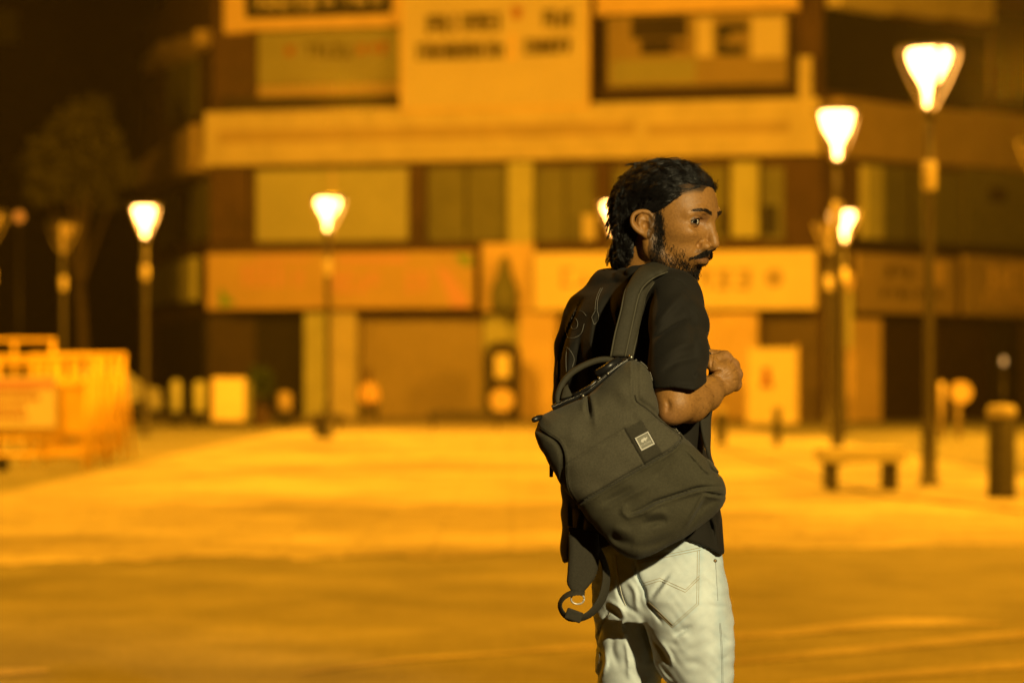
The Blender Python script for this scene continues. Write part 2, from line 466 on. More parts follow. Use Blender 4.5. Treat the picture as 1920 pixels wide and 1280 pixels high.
# ================================================================== BUILDING FACADES
class Frame:
    def __init__(s, pxa, ya, pxb, yb):
        a = W(pxa, HOR, ya); b = W(pxb, HOR, yb)
        s.O = a[:2]; d = b[:2] - a[:2]; s.L = np.linalg.norm(d); s.R = d / s.L
        s.N = np.array([s.R[1], -s.R[0]])      # towards the camera
        if s.N[1] > 0: s.N = -s.N
    def at(s, px):
        t = (px - 960) / FPX
        # O + k R = y (t, 1)
        k = (t * s.O[1] - s.O[0]) / (s.R[0] - t * s.R[1])
        return k, s.O[1] + k * s.R[1]
    def z(s, px, py): return EYE + (HOR - py) / FPX * s.at(px)[1]
    def map(s, k, d, z):
        q = s.O + s.R * k + s.N * d
        return (q[0], q[1], z)
    def box(s, mb, x0, y0, x1, y1, d0, d1):
        k0, k1 = s.at(x0)[0], s.at(x1)[0]; xm = (x0 + x1) / 2
        z0, z1 = s.z(xm, y1), s.z(xm, y0)
        mb.box(k0, k1, -d1, -d0, z0, z1, lambda x, y, z: s.map(x, -y, z))
    def part(s, name, m, parent, rects, d0=0.0, d1=.3, bevel=0):
        mb = MB()
        for r in rects: s.box(mb, *r, d0, d1)
        return mesh_obj(name, mb.v, mb.f, MATS[m], parent)
    def slats(s, name, m, parent, x0, y0, x1, y1, d0, d1, n):
        mb = MB(); h = (y1 - y0) / n
        s.box(mb, x0, y0, x1, y1, d0, d0 + .02)
        for i in range(n): s.box(mb, x0 + .5, y0 + i * h + h * .18, x1 - .5, y0 + i * h + h * .92, d0 + .023, d1)
        return mesh_obj(name, mb.v, mb.f, MATS[m], parent)
    def glyphs(s, parent, m, x0, y0, x1, y1, d, n, seed, name='lettering', skew=0.0, gap=.25):
        """row of letter shapes built from strokes: a head stroke, uprights and bowls"""
        r = random.Random(seed); mb = MB(); w = (x1 - x0) / n
        for i in range(n):
            if r.random() < gap * .4: continue
            a = x0 + i * w + w * .08; b = x0 + (i + 1) * w - w * .12; yy = -skew * i / n
            t = (y1 - y0) * .18; top, bot = y0 + yy, y1 + yy
            cuts = []
            if r.random() < .8: cuts.append((a, top, b, top + t))
            for q in range(r.choice((1, 2, 2, 3))):
                xx = a + (b - a) * r.random() * .75
                cuts.append((xx, top + t + .2, xx + w * .2, bot - (bot - top) * r.choice((0, 0, .3))))
            if r.random() < .6: cuts.append((a + w * .02, bot - t * 1.2, b - w * .1, bot + .1))
            if r.random() < .5: cuts.append((a + w * .2, (top + bot) / 2 - t / 2, b, (top + bot) / 2 + t / 2))
            for j, c in enumerate(cuts): s.box(mb, *c, d, d + .02 + .004 * j)
        return mesh_obj(name, mb.v, mb.f, MATS[m], parent)
    def base(s, px):
        k, y = s.at(px); return s.map(k, 0, 0)

C = Frame(400, 77, 1540, 73)
RW = Frame(1540, 73, 1920, 80.2)
LW = Frame(402, 77, 285, 92)

def body(fr, pxa, pxb, ztop, depth, name, m, parent, back=0.0):
    k0, k1 = fr.at(pxa)[0], fr.at(pxb)[0]; mb = MB()
    mb.box(k0, k1, 0, depth, 0, ztop, lambda x, y, z: fr.map(x, -y, z))
    return mesh_obj(name, mb.v, mb.f, MATS[m], parent)

# ---------------- central block
cb = empty('commercial_building', C.base(960), 'three storey shop building with shuttered fronts filling the middle behind the square', 'building')
body(C, 400, 1540, 17, 12, 'wall', 'wall_brown', cb)
C.part('balcony_band', 'plaster_cream', cb, [(400, 203, 1540, 300)], .004, .85)
C.part('balcony_ledge', 'plaster_cream', cb, [(397, 290, 1542, 305)], .853, 1.0)
C.part('balcony_trim', 'sign_amber', cb, [(425, 243, 1200, 266)], .853, .87)
C.part('balcony_trim', 'sign_amber', cb, [(1222, 238, 1485, 256)], .853, .87)
C.part('floor_ledge', 'wall_brown', cb, [(400, 457, 1540, 473)], .004, .5)
C.part('upper_beam', 'wall_dark', cb, [(428, 182, 762, 203)], .004, .35)
C.part('upper_beam', 'wall_dark', cb, [(1124, 178, 1505, 196)], .004, .35)
C.part('upper_column', 'plaster_cream', cb, [(1500, 110, 1524, 203)], .004, .5)
C.part('roof_band', 'plaster_orange', cb, [(1122, -40, 1500, 28)], .004, .5)
# first floor bays
w1 = C.part('window', 'cream_panel', cb, [(482, 318, 768, 452)], .004, .10)
C.part('mullion', 'plaster_cream', w1, [(622, 318, 630, 452)], .103, .14)
C.part('window_frame', 'wall_brown', w1, [(474, 312, 482, 456), (768, 312, 775, 456), (482, 311, 768, 317)], .004, .16)
w1 = C.part('window', 'olive_panel', cb, [(803, 314, 950, 452)], .004, .07)
C.part('mullion', 'wall_dark', w1, [(874, 314, 878, 452)], .073, .11)
C.part('pier', 'plaster_yellow', cb, [(957, 306, 1003, 456)], .004, .40)
w1 = C.part('window', 'olive_panel', cb, [(1006, 314, 1116, 452)], .004, .07)
C.part('mullion', 'wall_dark', w1, [(1060, 314, 1063, 452)], .073, .11)
w1 = C.part('window', 'olive_panel', cb, [(1150, 314, 1362, 452)], .004, .07)
C.part('pane', 'glass_dark', w1, [(1346, 392, 1362, 440)], .073, .09)
C.part('pier', 'plaster_yellow', cb, [(1374, 306, 1424, 446)], .004, .40)
w1 = C.part('window', 'olive_panel', cb, [(1428, 314, 1470, 452)], .004, .07)
C.part('pane', 'glass_dark', w1, [(1430, 385, 1458, 440)], .073, .09)
C.part('pier', 'wall_brown', cb, [(400, 306, 470, 456)], .004, .3)
C.part('pier', 'wall_brown', cb, [(778, 306, 800, 456)], .004, .3)
C.part('pier', 'wall_brown', cb, [(1120, 306, 1148, 456)], .004, .3)
C.part('air_conditioner', 'plaster_cream', cb, [(1100, 405, 1124, 452)], .304, .75)
# ground floor
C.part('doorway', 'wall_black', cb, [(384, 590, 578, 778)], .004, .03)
C.slats('shutter', 'shutter_dark', cb, 392, 592, 480, 772, .034, .07, 16)
C.part('pillar', 'plaster_yellow', cb, [(580, 584, 628, 785)], .004, .55)
C.part('pillar', 'plaster_cream', cb, [(631, 584, 676, 785)], .004, .62)
C.slats('shutter', 'shutter_warm', cb, 680, 596, 904, 783, .004, .07, 22)
C.part('lintel', 'wall_brown', cb, [(680, 583, 912, 595)], .004, .45)
C.part('pillar', 'plaster_orange', cb, [(982, 586, 1050, 785)], .004, .7)
C.slats('shutter', 'shutter_warm', cb, 1054, 596, 1300, 783, .004, .07, 22)
C.part('pillar', 'plaster_orange', cb, [(1305, 586, 1424, 785)], .004, .6)
C.slats('shutter', 'shutter_mid', cb, 1428, 598, 1536, 788, .004, .07, 20)
C.part('plinth', 'kerb', cb, [(260, 784, 1560, 800)], .75, 1.6)
C.part('pillar', 'plaster_yellow', cb, [(908, 588, 979, 785)], .004, .12)

def signboard(fr, name, m, rect, d0, d1, label, group=None, frame_m=None, cat='sign'):
    k, y = fr.at((rect[0] + rect[2]) / 2)
    t = empty(name, fr.map(k, d0, fr.z((rect[0] + rect[2]) / 2, rect[3])), label, cat, group)
    fr.part('panel', m, t, [rect], d0, d1)
    if frame_m:
        x0, y0, x1, y1 = rect
        fr.part('frame', frame_m, t, [(x0 - 5, y0 - 5, x1 + 5, y0), (x0 - 5, y1, x1 + 5, y1 + 5), (x0 - 5, y0 + .2, x0, y1 - .2), (x1, y0 + .2, x1 + 5, y1 - .2)], d0, d1 + .05)
    return t
g = 'boards on the shop building'
t = signboard(C, 'billboard', 'board_black', (470, -90, 742, 33), .3, .5, 'black billboard with pale lettering in an orange frame, top left of the facade', g, cat='billboard')
C.part('frame', 'plaster_orange', t, [(430, -90, 469, 66), (743, -90, 762, 50), (469, 36, 743, 58)], .25, .55)
C.glyphs(t, 'plaster_cream', 480, -34, 606, 20, .504, 5, 3); C.glyphs(t, 'plaster_cream', 612, -34, 730, 12, .504, 4, 9)
t = signboard(C, 'billboard', 'board_cream', (492, 62, 757, 160), .3, .45, 'dull cream billboard with one short dark word below the black billboard', g, cat='billboard')
C.part('lower_strip', 'sign_amber', t, [(492, 163, 757, 181)], .3, .47)
C.glyphs(t, 'ink_red', 542, 92, 566, 108, .454, 1, 4); C.glyphs(t, 'ink_dark', 576, 86, 668, 112, .454, 5, 5); C.glyphs(t, 'ink_red', 676, 84, 735, 105, .454, 3, 6)
t = signboard(C, 'billboard', 'board_white', (772, -120, 1112, 208), .9, 1.1, 'tall white billboard with two rows of dark lettering above the balcony', g, 'plaster_orange', cat='billboard')
for k in (0, 1):
    C.glyphs(t, 'ink_dark', 815, 40, 955, 74, 1.104 + .04 * k, 11 + k, 12 + 30 * k, skew=6); C.glyphs(t, 'ink_dark', 1028, 30, 1088, 62, 1.104 + .04 * k, 3 + k, 13 + 30 * k)
    C.glyphs(t, 'ink_dark', 797, 92, 962, 122, 1.104 + .04 * k, 13 + k, 14 + 30 * k, skew=5); C.glyphs(t, 'ink_dark', 995, 84, 1085, 112, 1.104 + .04 * k, 5 + k, 15 + 30 * k, skew=4)
C.glyphs(t, 'ink_red', 970, 24, 996, 46, 1.104, 1, 16, name='emblem'); C.glyphs(t, 'plaster_orange', 962, 60, 990, 120, 1.104, 1, 17, name='emblem')
t = signboard(C, 'billboard', 'board_pale', (1143, 32, 1480, 164), .3, .45, 'framed billboard with two dark pictures, right of the tall white billboard', g, 'wall_dark', cat='billboard')
C.part('poster', 'board_cream', t, [(1150, 116, 1308, 160)], .453, .46)
C.part('picture', 'wall_dark', t, [(1188, 36, 1292, 76)], .453, .47); C.part('picture', 'wall_dark', t, [(1206, 78, 1264, 106)], .453, .47); C.part('picture', 'wall_brown', t, [(1266, 84, 1290, 98)], .453, .47)
for q in ([(1352, 48, 1405, 64), (1346, 56, 1372, 76)], [(1350, 90, 1398, 108), (1345, 82, 1364, 98)]):
    mb = MB(); C.box(mb, *q[0], .453, .47); C.box(mb, *q[1], .453, .466)
    mesh_obj('picture', mb.v, mb.f, MATS['board_black'], t)
C.part('picture', 'board_white', t, [(1412, 36, 1474, 112)], .453, .465); C.part('picture', 'board_white', t, [(1310, 40, 1340, 110)], .453, .465)
g = 'shop signs above the shutters'
t = signboard(C, 'shop_sign', 'sign_orange', (408, 476, 902, 580), .9, 1.05, 'long orange shop sign with pink ribbon shapes and green corners above the warm shutter', g)
C.glyphs(t, 'sign_pink', 470, 500, 590, 540, 1.054, 6, 51); C.glyphs(t, 'sign_pink', 640, 512, 820, 552, 1.054, 8, 52)
C.part('ribbon', 'sign_pink', t, [(500, 486, 600, 492), (650, 484, 780, 496)], 1.053, 1.06)
mb = MB()
def fquad(fr, mb, pts, d):
    vs = []
    for u, v in pts: vs.append(fr.map(fr.at(u)[0], d, fr.z(u, v)))
    for u, v in pts: vs.append(fr.map(fr.at(u)[0], d - .01, fr.z(u, v)))
    n = len(pts); mb.add(vs, [tuple(range(n)), tuple(range(n, 2 * n))[::-1]] + [(i, i + n, (i + 1) % n + n, (i + 1) % n) for i in range(n)])
fquad(C, mb, [(832, 500), (858, 512), (892, 560), (892, 578), (862, 578)], 1.068)
mesh_obj('ribbon', mb.v, mb.f, MATS['sign_pink'], t)
mb = MB(); fquad(C, mb, [(864, 480), (898, 480), (898, 502), (884, 502)], 1.075); fquad(C, mb, [(432, 540), (462, 572), (432, 578)], 1.075)
mesh_obj('corner_mark', mb.v, mb.f, MATS['sign_green'], t)
t = signboard(C, 'shop_sign', 'sign_bright', (1014, 474, 1536, 582), .9, 1.05, 'bright amber shop sign with big blurred letters behind the man', g)
C.glyphs(t, 'sign_amber', 1030, 506, 1120, 540, 1.054, 3, 31); C.glyphs(t, 'sign_amber', 1310, 508, 1420, 545, 1.054, 3, 33)
mb = MB(); n = 20
fquad(C, mb, [(1458 + 16 * math.cos(2 * math.pi * i / n), 524 + 17 * math.sin(2 * math.pi * i / n)) for i in range(n)], 1.068)
mesh_obj('emblem', mb.v, mb.f, MATS['sign_amber'], t)
t = signboard(C, 'pillar_sign', 'plaster_orange', (912, 458, 1009, 584), .5, .7, 'bright upright sign panel between the long orange sign and the amber sign')
t = empty('hanging_lantern', C.map(C.at(960)[0], .8, C.z(960, 586)), 'dark bell shaped lantern hanging in front of the bright upright sign panel', 'lantern')
mb = MB(); kk, yy = C.at(961); hh = C.z(961, 586); u_ = yy / FPX
mb.lathe([(5 * u_, 100 * u_), (8 * u_, 92 * u_), (12 * u_, 70 * u_), (22 * u_, 48 * u_), (25 * u_, 40 * u_), (25 * u_, 6 * u_), (18 * u_, 0)], 14, C.map(kk, 1.25, hh)); mesh_obj('shade', mb.v, mb.f, MATS['olive_panel'], t, True)
mb = MB(); q0 = C.map(kk, .71, hh + 100 * u_); q1 = C.map(kk, 1.25, hh + 102 * u_); mb.tube([q0, q1], .03, 6); mesh_obj('bracket', mb.v, mb.f, MATS['lamp_metal'], t)
# ---------------- corner pillar with lit plate, right wing
rb = empty('corner_building', RW.base(1750), 'dark angled wing of the shop building behind the street lamps on the right', 'building')
body(RW, 1541, 2150, 17, 10, 'wall', 'wall_brown', rb)
RW.part('balcony_band', 'sign_amber', rb, [(1545, 195, 1680, 300)], .004, .7)
for (a, t0, b) in ((1680, 212, 1800), (1801, 222, 1925), (1926, 236, 2120)):
    RW.part('balcony_band', 'sign_amber', rb, [(a, t0 - 4, b, t0 + 98)], .004, .7)
RW.part('upper_glass', 'glass_dark', rb, [(1545, 40, 1850, 190)], .004, .06)
RW.part('upper_glass', 'glass_dark', rb, [(1860, 40, 2120, 210)], .004, .06)
for (a, t0, b) in ((1550, -30, 1650), (1651, -22, 1750), (1751, -14, 1835)):
    RW.part('parapet', 'plaster_cream', rb, [(a, t0 - 30, b, t0 + 52)], .004, .6)
RW.part('pier', 'plaster_yellow', rb, [(1612, 312, 1642, 460)], .004, .3)
RW.part('window', 'olive_panel', rb, [(1646, 318, 1800, 462)], .004, .07)
RW.part('mullion', 'wall_dark', rb, [(1702, 318, 1706, 462)], .073, .11)
w2 = RW.part('window', 'olive_panel', rb, [(1806, 324, 1990, 464)], .004, .09)
RW.part('vent', 'wall_dark', w2, [(1850, 352, 1882, 380)], .093, .12)
RW.part('floor_ledge', 'wall_dark', rb, [(1545, 462, 2120, 476)], .004, .4)
RW.part('pillar', 'plaster_orange', rb, [(1572, 598, 1624, 795)], .004, .6)
RW.slats('shutter', 'shutter_dark', rb, 1632, 600, 1754, 800, .004, .07, 20)
RW.slats('shutter', 'shutter_dark', rb, 1758, 602, 1852, 800, .004, .07, 20)
RW.part('pillar', 'wall_black', rb, [(1854, 600, 1888, 800)], .004, .5)
RW.part('pillar', 'shutter_mid', rb, [(1892, 602, 1990, 800)], .004, .3)
RW.part('plinth', 'kerb', rb, [(1560, 798, 2120, 812)], .65, 1.4)
t = signboard(RW, 'shop_sign', 'sign_amber', (1566, 482, 1750, 588), .75, .9, 'amber shop sign with dark blurred letters behind the tallest lamp post', g)
RW.glyphs(t, 'ink_dark', 1612, 500, 1690, 524, .904, 4, 41); RW.glyphs(t, 'ink_dark', 1606, 544, 1720, 560, .904, 7, 42)
RW.part('poster', 'plaster_orange', t, [(1694, 492, 1728, 534)], .904, .915)
t = signboard(RW, 'shop_sign', 'sign_amber', (1766, 486, 1960, 594), .75, .9, 'amber shop sign with pale slanted letters at the right edge', g)
RW.glyphs(t, 'plaster_orange', 1790, 498, 1900, 548, .904, 6, 43); RW.glyphs(t, 'plaster_orange', 1800, 556, 1910, 570, .904, 9, 44)
t = signboard(C, 'pillar_sign', 'plaster_orange', (1562, 514, 1602, 546), .3, .55, 'small pale plate sign on the corner pillar by the lamp')
C.part('pillar_face', 'plaster_yellow', t, [(1570, 548, 1600, 650)], .3, .5)
# ---------------- left wing
lb = empty('side_building', LW.base(340), 'dark side wing of the shop building running away on the left', 'building')
body(LW, 402, 262, 15, 9, 'wall', 'wall_brown', lb)
LW.part('balcony_band', 'sign_amber', lb, [(385, 238, 398, 325), (372, 248, 384, 328), (358, 256, 371, 330), (340, 268, 357, 334), (318, 282, 339, 340), (290, 300, 317, 346)], .004, .7)
LW.part('upper_panel', 'olive_panel', lb, [(318, 120, 338, 228), (345, 110, 372, 226)], .004, .1)
LW.part('upper_band', 'sign_amber', lb, [(362, 72, 396, 100), (330, 84, 360, 112), (292, 96, 328, 122)], .004, .5)
LW.part('window', 'olive_panel', lb, [(362, 345, 398, 452)], .004, .1)
LW.part('window', 'glass_dark', lb, [(340, 350, 356, 452)], .004, .1)
LW.part('window', 'olive_panel', lb, [(296, 372, 330, 462)], .004, .1)
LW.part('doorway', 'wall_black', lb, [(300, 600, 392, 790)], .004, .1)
t = signboard(LW, 'shop_sign', 'olive_panel', (292, 500, 372, 570), .5, .6, 'dull olive shop sign on the side wing left of the long orange sign')
t = signboard(LW, 'pillar_sign', 'plaster_yellow', (378, 486, 401, 566), .5, .7, 'narrow yellow sign at the corner left of the long orange sign')
# ---------------- dark blocks behind the trees on the left
db = empty('dark_building', W(60, 780, 118), 'unlit building in darkness beyond the tree on the left', 'building')
mb = MB(); a = W(-420, 0, 118); b = W(300, 0, 118); mb.box(a[0], b[0], 118, 130, 0, 26); mesh_obj('wall', mb.v, mb.f, MATS['wall_black'], db)
for (x0, y0, x1, y1, mm) in ((-30, 20, 34, 80, 'olive_panel'), (60, 300, 110, 380, 'wall_brown'), (190, 300, 250, 360, 'wall_dark')):
    mb = MB(); a = W(x0, y1, 117.9); b = W(x1, y0, 117.9); mb.box(a[0], b[0], 117.8, 117.99, a[2], b[2]); mesh_obj('window', mb.v, mb.f, MATS[mm], db)

# ================================================================== STREET LAMPS
def lamp_proto(lit=True):
    t = empty('street_lamp', (0, 0, 0))
    mb = MB(); mb.lathe([(.13, 0), (.13, .06), (.095, .1), (.09, .70), (.075, .78), (.06, .84), (.06, 3.60), (.052, 3.66), (.05, 4.50)], 18); mb.build('pole', MATS['lamp_metal'], t, True)
    mb = MB(); mb.lathe([(.07, 3.52), (.085, 3.55), (.085, 3.84), (.07, 3.87)], 18); mb.build('collar', MATS['lamp_arm'], t, True)
    mb = MB(); mb.lathe([(.03, 4.50), (.045, 4.56), (.05, 4.70), (.10, 4.80), (.175, 4.92), (.24, 5.05), (.258, 5.14), (.245, 5.18)], 24); mb.build('diffuser', MATS['lamp_glow' if lit else 'lamp_off'], t, True)
    mb = MB(); mb.lathe([(.36, 5.185), (.375, 5.20), (.37, 5.225), (.20, 5.25), (.02, 5.262)], 28); mb.build('cap', MATS['lamp_metal'], t, True)
    for k in range(4):
        mb = MB(); a = math.pi / 2 * k + .12
        prof = catmull([(.05, 4.44), (.10, 4.56), (.22, 4.78), (.33, 5.02), (.362, 5.14), (.35, 5.19)], 5)
        va = []; 
        for r, z in prof:
            for s in (-.028, .028):
                for q in (0, .016): va.append(((r + q) * math.cos(a) - s * math.sin(a), (r + q) * math.sin(a) + s * math.cos(a), z))
        fs = []
        for j in range(len(prof) - 1):
            b0 = j * 4; b1 = b0 + 4
            for (p, q) in ((0, 2), (2, 3), (3, 1), (1, 0)): fs.append((b0 + p, b0 + q, b1 + q, b1 + p))
        mb.add(va, fs); mb.build('arm', MATS['lamp_arm'], t)
    mb = MB(); mb.lathe([(.05, 4.36), (.075, 4.40), (.075, 4.47), (.055, 4.51)], 18); mb.build('socket', MATS['lamp_metal'], t, True)
    return t
def copy_tree(o, parent=None):
    c = o.copy(); COL.objects.link(c)
    if parent is not None:
        c.parent = parent; c.matrix_parent_inverse = o.matrix_parent_inverse.copy()
    for ch in list(o.children): copy_tree(ch, c)
    return c
LAMPS = []
def lamp_at(px, D): 
    q = W(px, HOR, D); return (q[0], q[1], 0)
pl = lamp_proto(True)
specs = [(1742, 28.7, .0, 'tallest lit street lamp, beside the bench on the right'),
         (1570, 35.4, .5, 'lit street lamp just behind the stone bench, left of the tallest lamp'),
         (1582, 56.5, .9, 'smallest lit street lamp low in front of the corner pillar'),
         (615, 52.5, .3, 'lit street lamp in front of the long orange shop sign'),
         (272, 54.9, .7, 'lit street lamp by the dark side wing, left of the orange sign'),
         (1152, 53.7, .2, 'lit street lamp half hidden behind the head of the man')]
for i, (px, D, rz, lab) in enumerate(specs):
    o = pl if i == 0 else copy_tree(pl)
    o.location = lamp_at(px, D); o.rotation_euler = (0, 0, rz)
    tag(o, lab, 'street lamp', 'street lamps around the square'); LAMPS.append(o)
pd = lamp_proto(False); pd.location = lamp_at(118, 61); tag(pd, 'unlit street lamp in front of the dark tree on the left', 'street lamp', 'street lamps around the square')
pd2 = copy_tree(pd); pd2.location = lamp_at(-16, 57); tag(pd2, 'unlit lamp post at the left edge of the picture', 'street lamp', 'street lamps around the square')
for o in LAMPS[1:3] + LAMPS[4:5]: pass
for o, sx in ((LAMPS[0], 1.0),): pass

# ================================================================== BENCHES, BOLLARDS, POSTS
def bench(px, D, rz, w, dpt, h, label, sm='bench_stone'):
    t = empty('stone_bench', lamp_at(px, D), label, 'bench', 'benches on the square', rz)
    mb = MB(); mb.box(-w / 2, w / 2, -dpt / 2, dpt / 2, h - .16, h); mb.build('seat', MATS[sm], t, bevel=.015)
    for s in (-1, 1):
        mb = MB(); x = s * (w / 2 - .12)
        mb.box(x - .035, x + .035, -dpt / 2 + .06, dpt / 2 - .06, .0, h - .163); mb.build('leg', MATS['bench_leg'], t, bevel=.01)
    return t
q = bench(1612, 27.6, .05, .92, .75, .47, 'pale stone bench beside the tallest lamp post'); q.location.z = .035
bench(872, 62, 0, 1.9, .5, .47, 'dark bench in front of the warm shutter left of the man', 'bench_leg')
bench(614, 60, 0, .8, .5, .42, 'short dark bench at the foot of the lamp before the orange sign', 'bench_leg')
def bollard(px, D, h, r, label, z=0.0):
    t = empty('bollard', lamp_at(px, D), label, 'bollard', 'bollards'); t.location.z = z
    mb = MB(); mb.lathe([(r * 1.05, 0), (r * 1.05, .05), (r, .07), (r, h * .84), (r * .92, h * .86)], 24); mb.build('post', MATS['bollard_dark'], t, True)
    mb = MB(); mb.lathe([(r * .93, h * .865), (r * 1.08, h * .88), (r * 1.08, h * .96), (r * .8, h), (.01, h * 1.005)], 24); mb.build('cap', MATS['bollard_cap'], t, True)
    return t
bollard(1878, 25.6, .98, .145, 'thick dark bollard with a pale cap at the right edge', .035)
bollard(1457, 46, .80, .075, 'thin dark bollard in front of the glowing poster board')
bollard(1352, 47, .72, .10, 'low dark bollard just right of the arm of the man')
# round plate on twin posts
t = empty('round_sign', lamp_at(1790, 52), 'round pale sign plate on two short posts in front of the dark shutters', 'sign')
for s in (-.28, .08):
    mb = MB(); mb.lathe([(.06, 0), (.06, 1.22)], 12, (s, 0, 0)); mb.build('post', MATS['sign_amber'], t, True)
mb = MB(); mb.lathe([(.01, 0), (.235, .0), (.235, .03), (.01, .031)], 28)
mb.v = [(x + .12, -.08 - z, 1.0 + y) for x, y, z in mb.v]; mb.build('plate', MATS['plaster_orange'], t)
# small light globe on post far right
t = empty('globe_lamp', lamp_at(1882, 66), 'tiny greenish white globe lamp in front of the dark pillar on the right', 'lamp')
mb = MB(); mb.lathe([(.04, 0), (.03, 1.66)], 10); mb.build('post', MATS['lamp_metal'], t, True)
mb = MB(); mb.lathe([(.01, 1.66), (.05, 1.70), (.065, 1.77), (.05, 1.84), (.01, 1.88)], 14); m_ = mat('globe_glow', (.7, .7, .6), .4, emit=.45, ecol=(.75, .62, .35)); mb.build('globe', m_, t, True)
t = copy_tree(pd); t.location = lamp_at(1950, 39.6); tag(t, 'unlit street lamp cut off by the right edge of the picture', 'street lamp', 'street lamps around the square')
# orange far lamp peeking left of the smallest lamp
t = copy_tree(pd); t.location = lamp_at(1553, 60.5); tag(t, 'unlit lamp head peeking out left of the smallest lit lamp', 'street lamp', 'street lamps around the square')
t = empty('round_reflector', lamp_at(36, 80), 'small orange glowing traffic light high on a pole at far left', 'signal')
mb = MB(); mb.lathe([(.05, 0), (.05, 6.7)], 8); mb.build('post', MATS['lamp_metal'], t, True)
mb = MB(); mb.lathe([(.02, 6.45), (.17, 6.55), (.17, 6.75), (.02, 6.85)], 12); m_ = mat('signal_glow', (.6, .25, .05), .4, emit=.55, ecol=(1, .35, .03)); mb.build('lens', m_, t, True)

# poster board, cabinet, box
t = empty('poster_board', lamp_at(1449, 70), 'bright yellow poster board standing before the dark shutter', 'poster board')
def wbox(mb, x0, y0, x1, y1, D, th):
    a = W(x0, y1, D); b = W(x1, y0, D); mb.box(a[0], b[0], D, D + th, max(a[2], .0), b[2])
mb = MB(); wbox(mb, 1404, 652, 1492, 800, 70, .12); mesh_obj('panel', mb.v, mb.f, MATS['poster_face'], t)
mb = MB(); wbox(mb, 1430, 690, 1444, 712, 69.95, .045); wbox(mb, 1426, 715, 1448, 726, 69.95, .045); mesh_obj('picture', mb.v, mb.f, MATS['ink_red'], t)
mb = MB(); wbox(mb, 1399, 646, 1404, 812, 70, .14); wbox(mb, 1492, 646, 1497, 812, 70, .14); mesh_obj('frame', mb.v, mb.f, MATS['plaster_orange'], t)
t = empty('display_cabinet', lamp_at(941, 72.0), 'dark arched display cabinet with a glowing panel beside the bright pillar', 'cabinet')
mb = MB()
D = 72.0
out = [(908, 786), (908, 662), (916, 646), (930, 640), (954, 640), (968, 646), (976, 662), (976, 786)]
inn = [(920, 770), (920, 672), (928, 664), (960, 664), (966, 672), (966, 770)]
mb2 = MB(); n = len(out); vs = [W(u, v, D) for u, v in out] + [W(u, v, D + .5) for u, v in out]
for q in vs: q[2] = max(q[2], 0)
mb2.add(vs, [tuple(range(n)), tuple(range(n, 2 * n))[::-1]] + [(i, i + n, (i + 1) % n + n, (i + 1) % n) for i in range(n)]); mesh_obj('case', mb2.v, mb2.f, MATS['wall_dark'], t)
mb2 = MB(); wbox(mb2, 928, 664, 956, 708, D - .04, .035); mesh_obj('panel', mb2.v, mb2.f, MATS['poster_face'], t)
mb2 = MB(); mb2.lathe([(.01, 0), (.36, 0), (.36, .03), (.01, .031)], 20); c = W(941, 750, D - .05); mb2.v = [(c[0] + x, c[1] - z, c[2] + y) for x, y, z in mb2.v]; mesh_obj('round_panel', mb2.v, mb2.f, MATS['plaster_orange'], t)
t = empty('utility_box', lamp_at(428, 64), 'plain cream utility box on a dark foot in front of the dark doorway', 'box')
mb = MB(); wbox(mb, 398, 708, 458, 788, 64, .6); mesh_obj('case', mb.v, mb.f, MATS['box_cream'], t)
mb = MB(); wbox(mb, 402, 789, 430, 812, 64.05, .5); mesh_obj('foot', mb.v, mb.f, MATS['rubber'], t)
mb = MB(); wbox(mb, 459, 716, 470, 786, 64.1, .4); mesh_obj('side_door', mb.v, mb.f, MATS['olive_panel'], t)
# pale drums / posts by the doorway
def drum(px, D, w, y0, y1, m, name, label, group=None, cat='post'):
    t = empty(name, lamp_at(px, D), label, cat, group)
    r = w / 2 / FPX * D; z0 = max(W(px, y1, D)[2], .0); z1 = W(px, y0, D)[2]
    mb = MB(); mb.lathe([(r * .9, z0), (r, z0 + .05), (r, z1 - .1), (r * .7, z1 - .02), (.02, z1)], 16); mb.build('shell', MATS[m], t, True)
    mb = MB(); mb.lathe([(r * 1.1, 0), (r * 1.1, max(z0 - .003, .05)), ], 16); mb.build('foot', MATS['rubber'], t, True)
    return t
drum(330, 67, 20, 712, 772, 'cream_panel', 'plastic_post', 'paler of the two rounded posts by the dark doorway', 'rounded posts by the doorway')
drum(374, 67, 22, 714, 772, 'plaster_yellow', 'plastic_post', 'greener of the two rounded posts, next to the cream box', 'rounded posts by the doorway')
drum(534, 67, 26, 734, 770, 'sign_amber', 'round_bin', 'small round amber bin in front of the dark doorway', cat='bin')
drum(606, 53.5, 30, 776, 800, 'wall_dark', 'planter', 'dark planter at the foot of the lamp before the orange sign', cat='planter')

# plant beside the cream box
def leaves(n, c, r, size, seed, squash=1.0):
    g = np.random.default_rng(seed); d = g.normal(size=(n, 3)); d /= np.linalg.norm(d, axis=1, keepdims=True)
    p = d * (g.random((n, 1)) ** .45) * np.asarray(r) + np.asarray(c)
    a = g.normal(size=(n, 3)); a /= np.linalg.norm(a, axis=1, keepdims=True); b = np.cross(a, g.normal(size=(n, 3))); b /= np.linalg.norm(b, axis=1, keepdims=True)
    s = size * (.6 + .8 * g.random((n, 1)))
    V = np.stack([p - a * s, p - b * s * .45, p + a * s, p + b * s * .45], 1).reshape(-1, 3)
    return V, np.arange(4 * n).reshape(n, 4)
t = empty('potted_plant', lamp_at(488, 65), 'leafy green plant in a pot beside the cream box', 'plant')
c = W(488, 715, 65); V, f = leaves(260, c, (.42, .35, .45), .09, 5); mesh_obj('foliage', V, f, MATS['leaf_plant'], t)
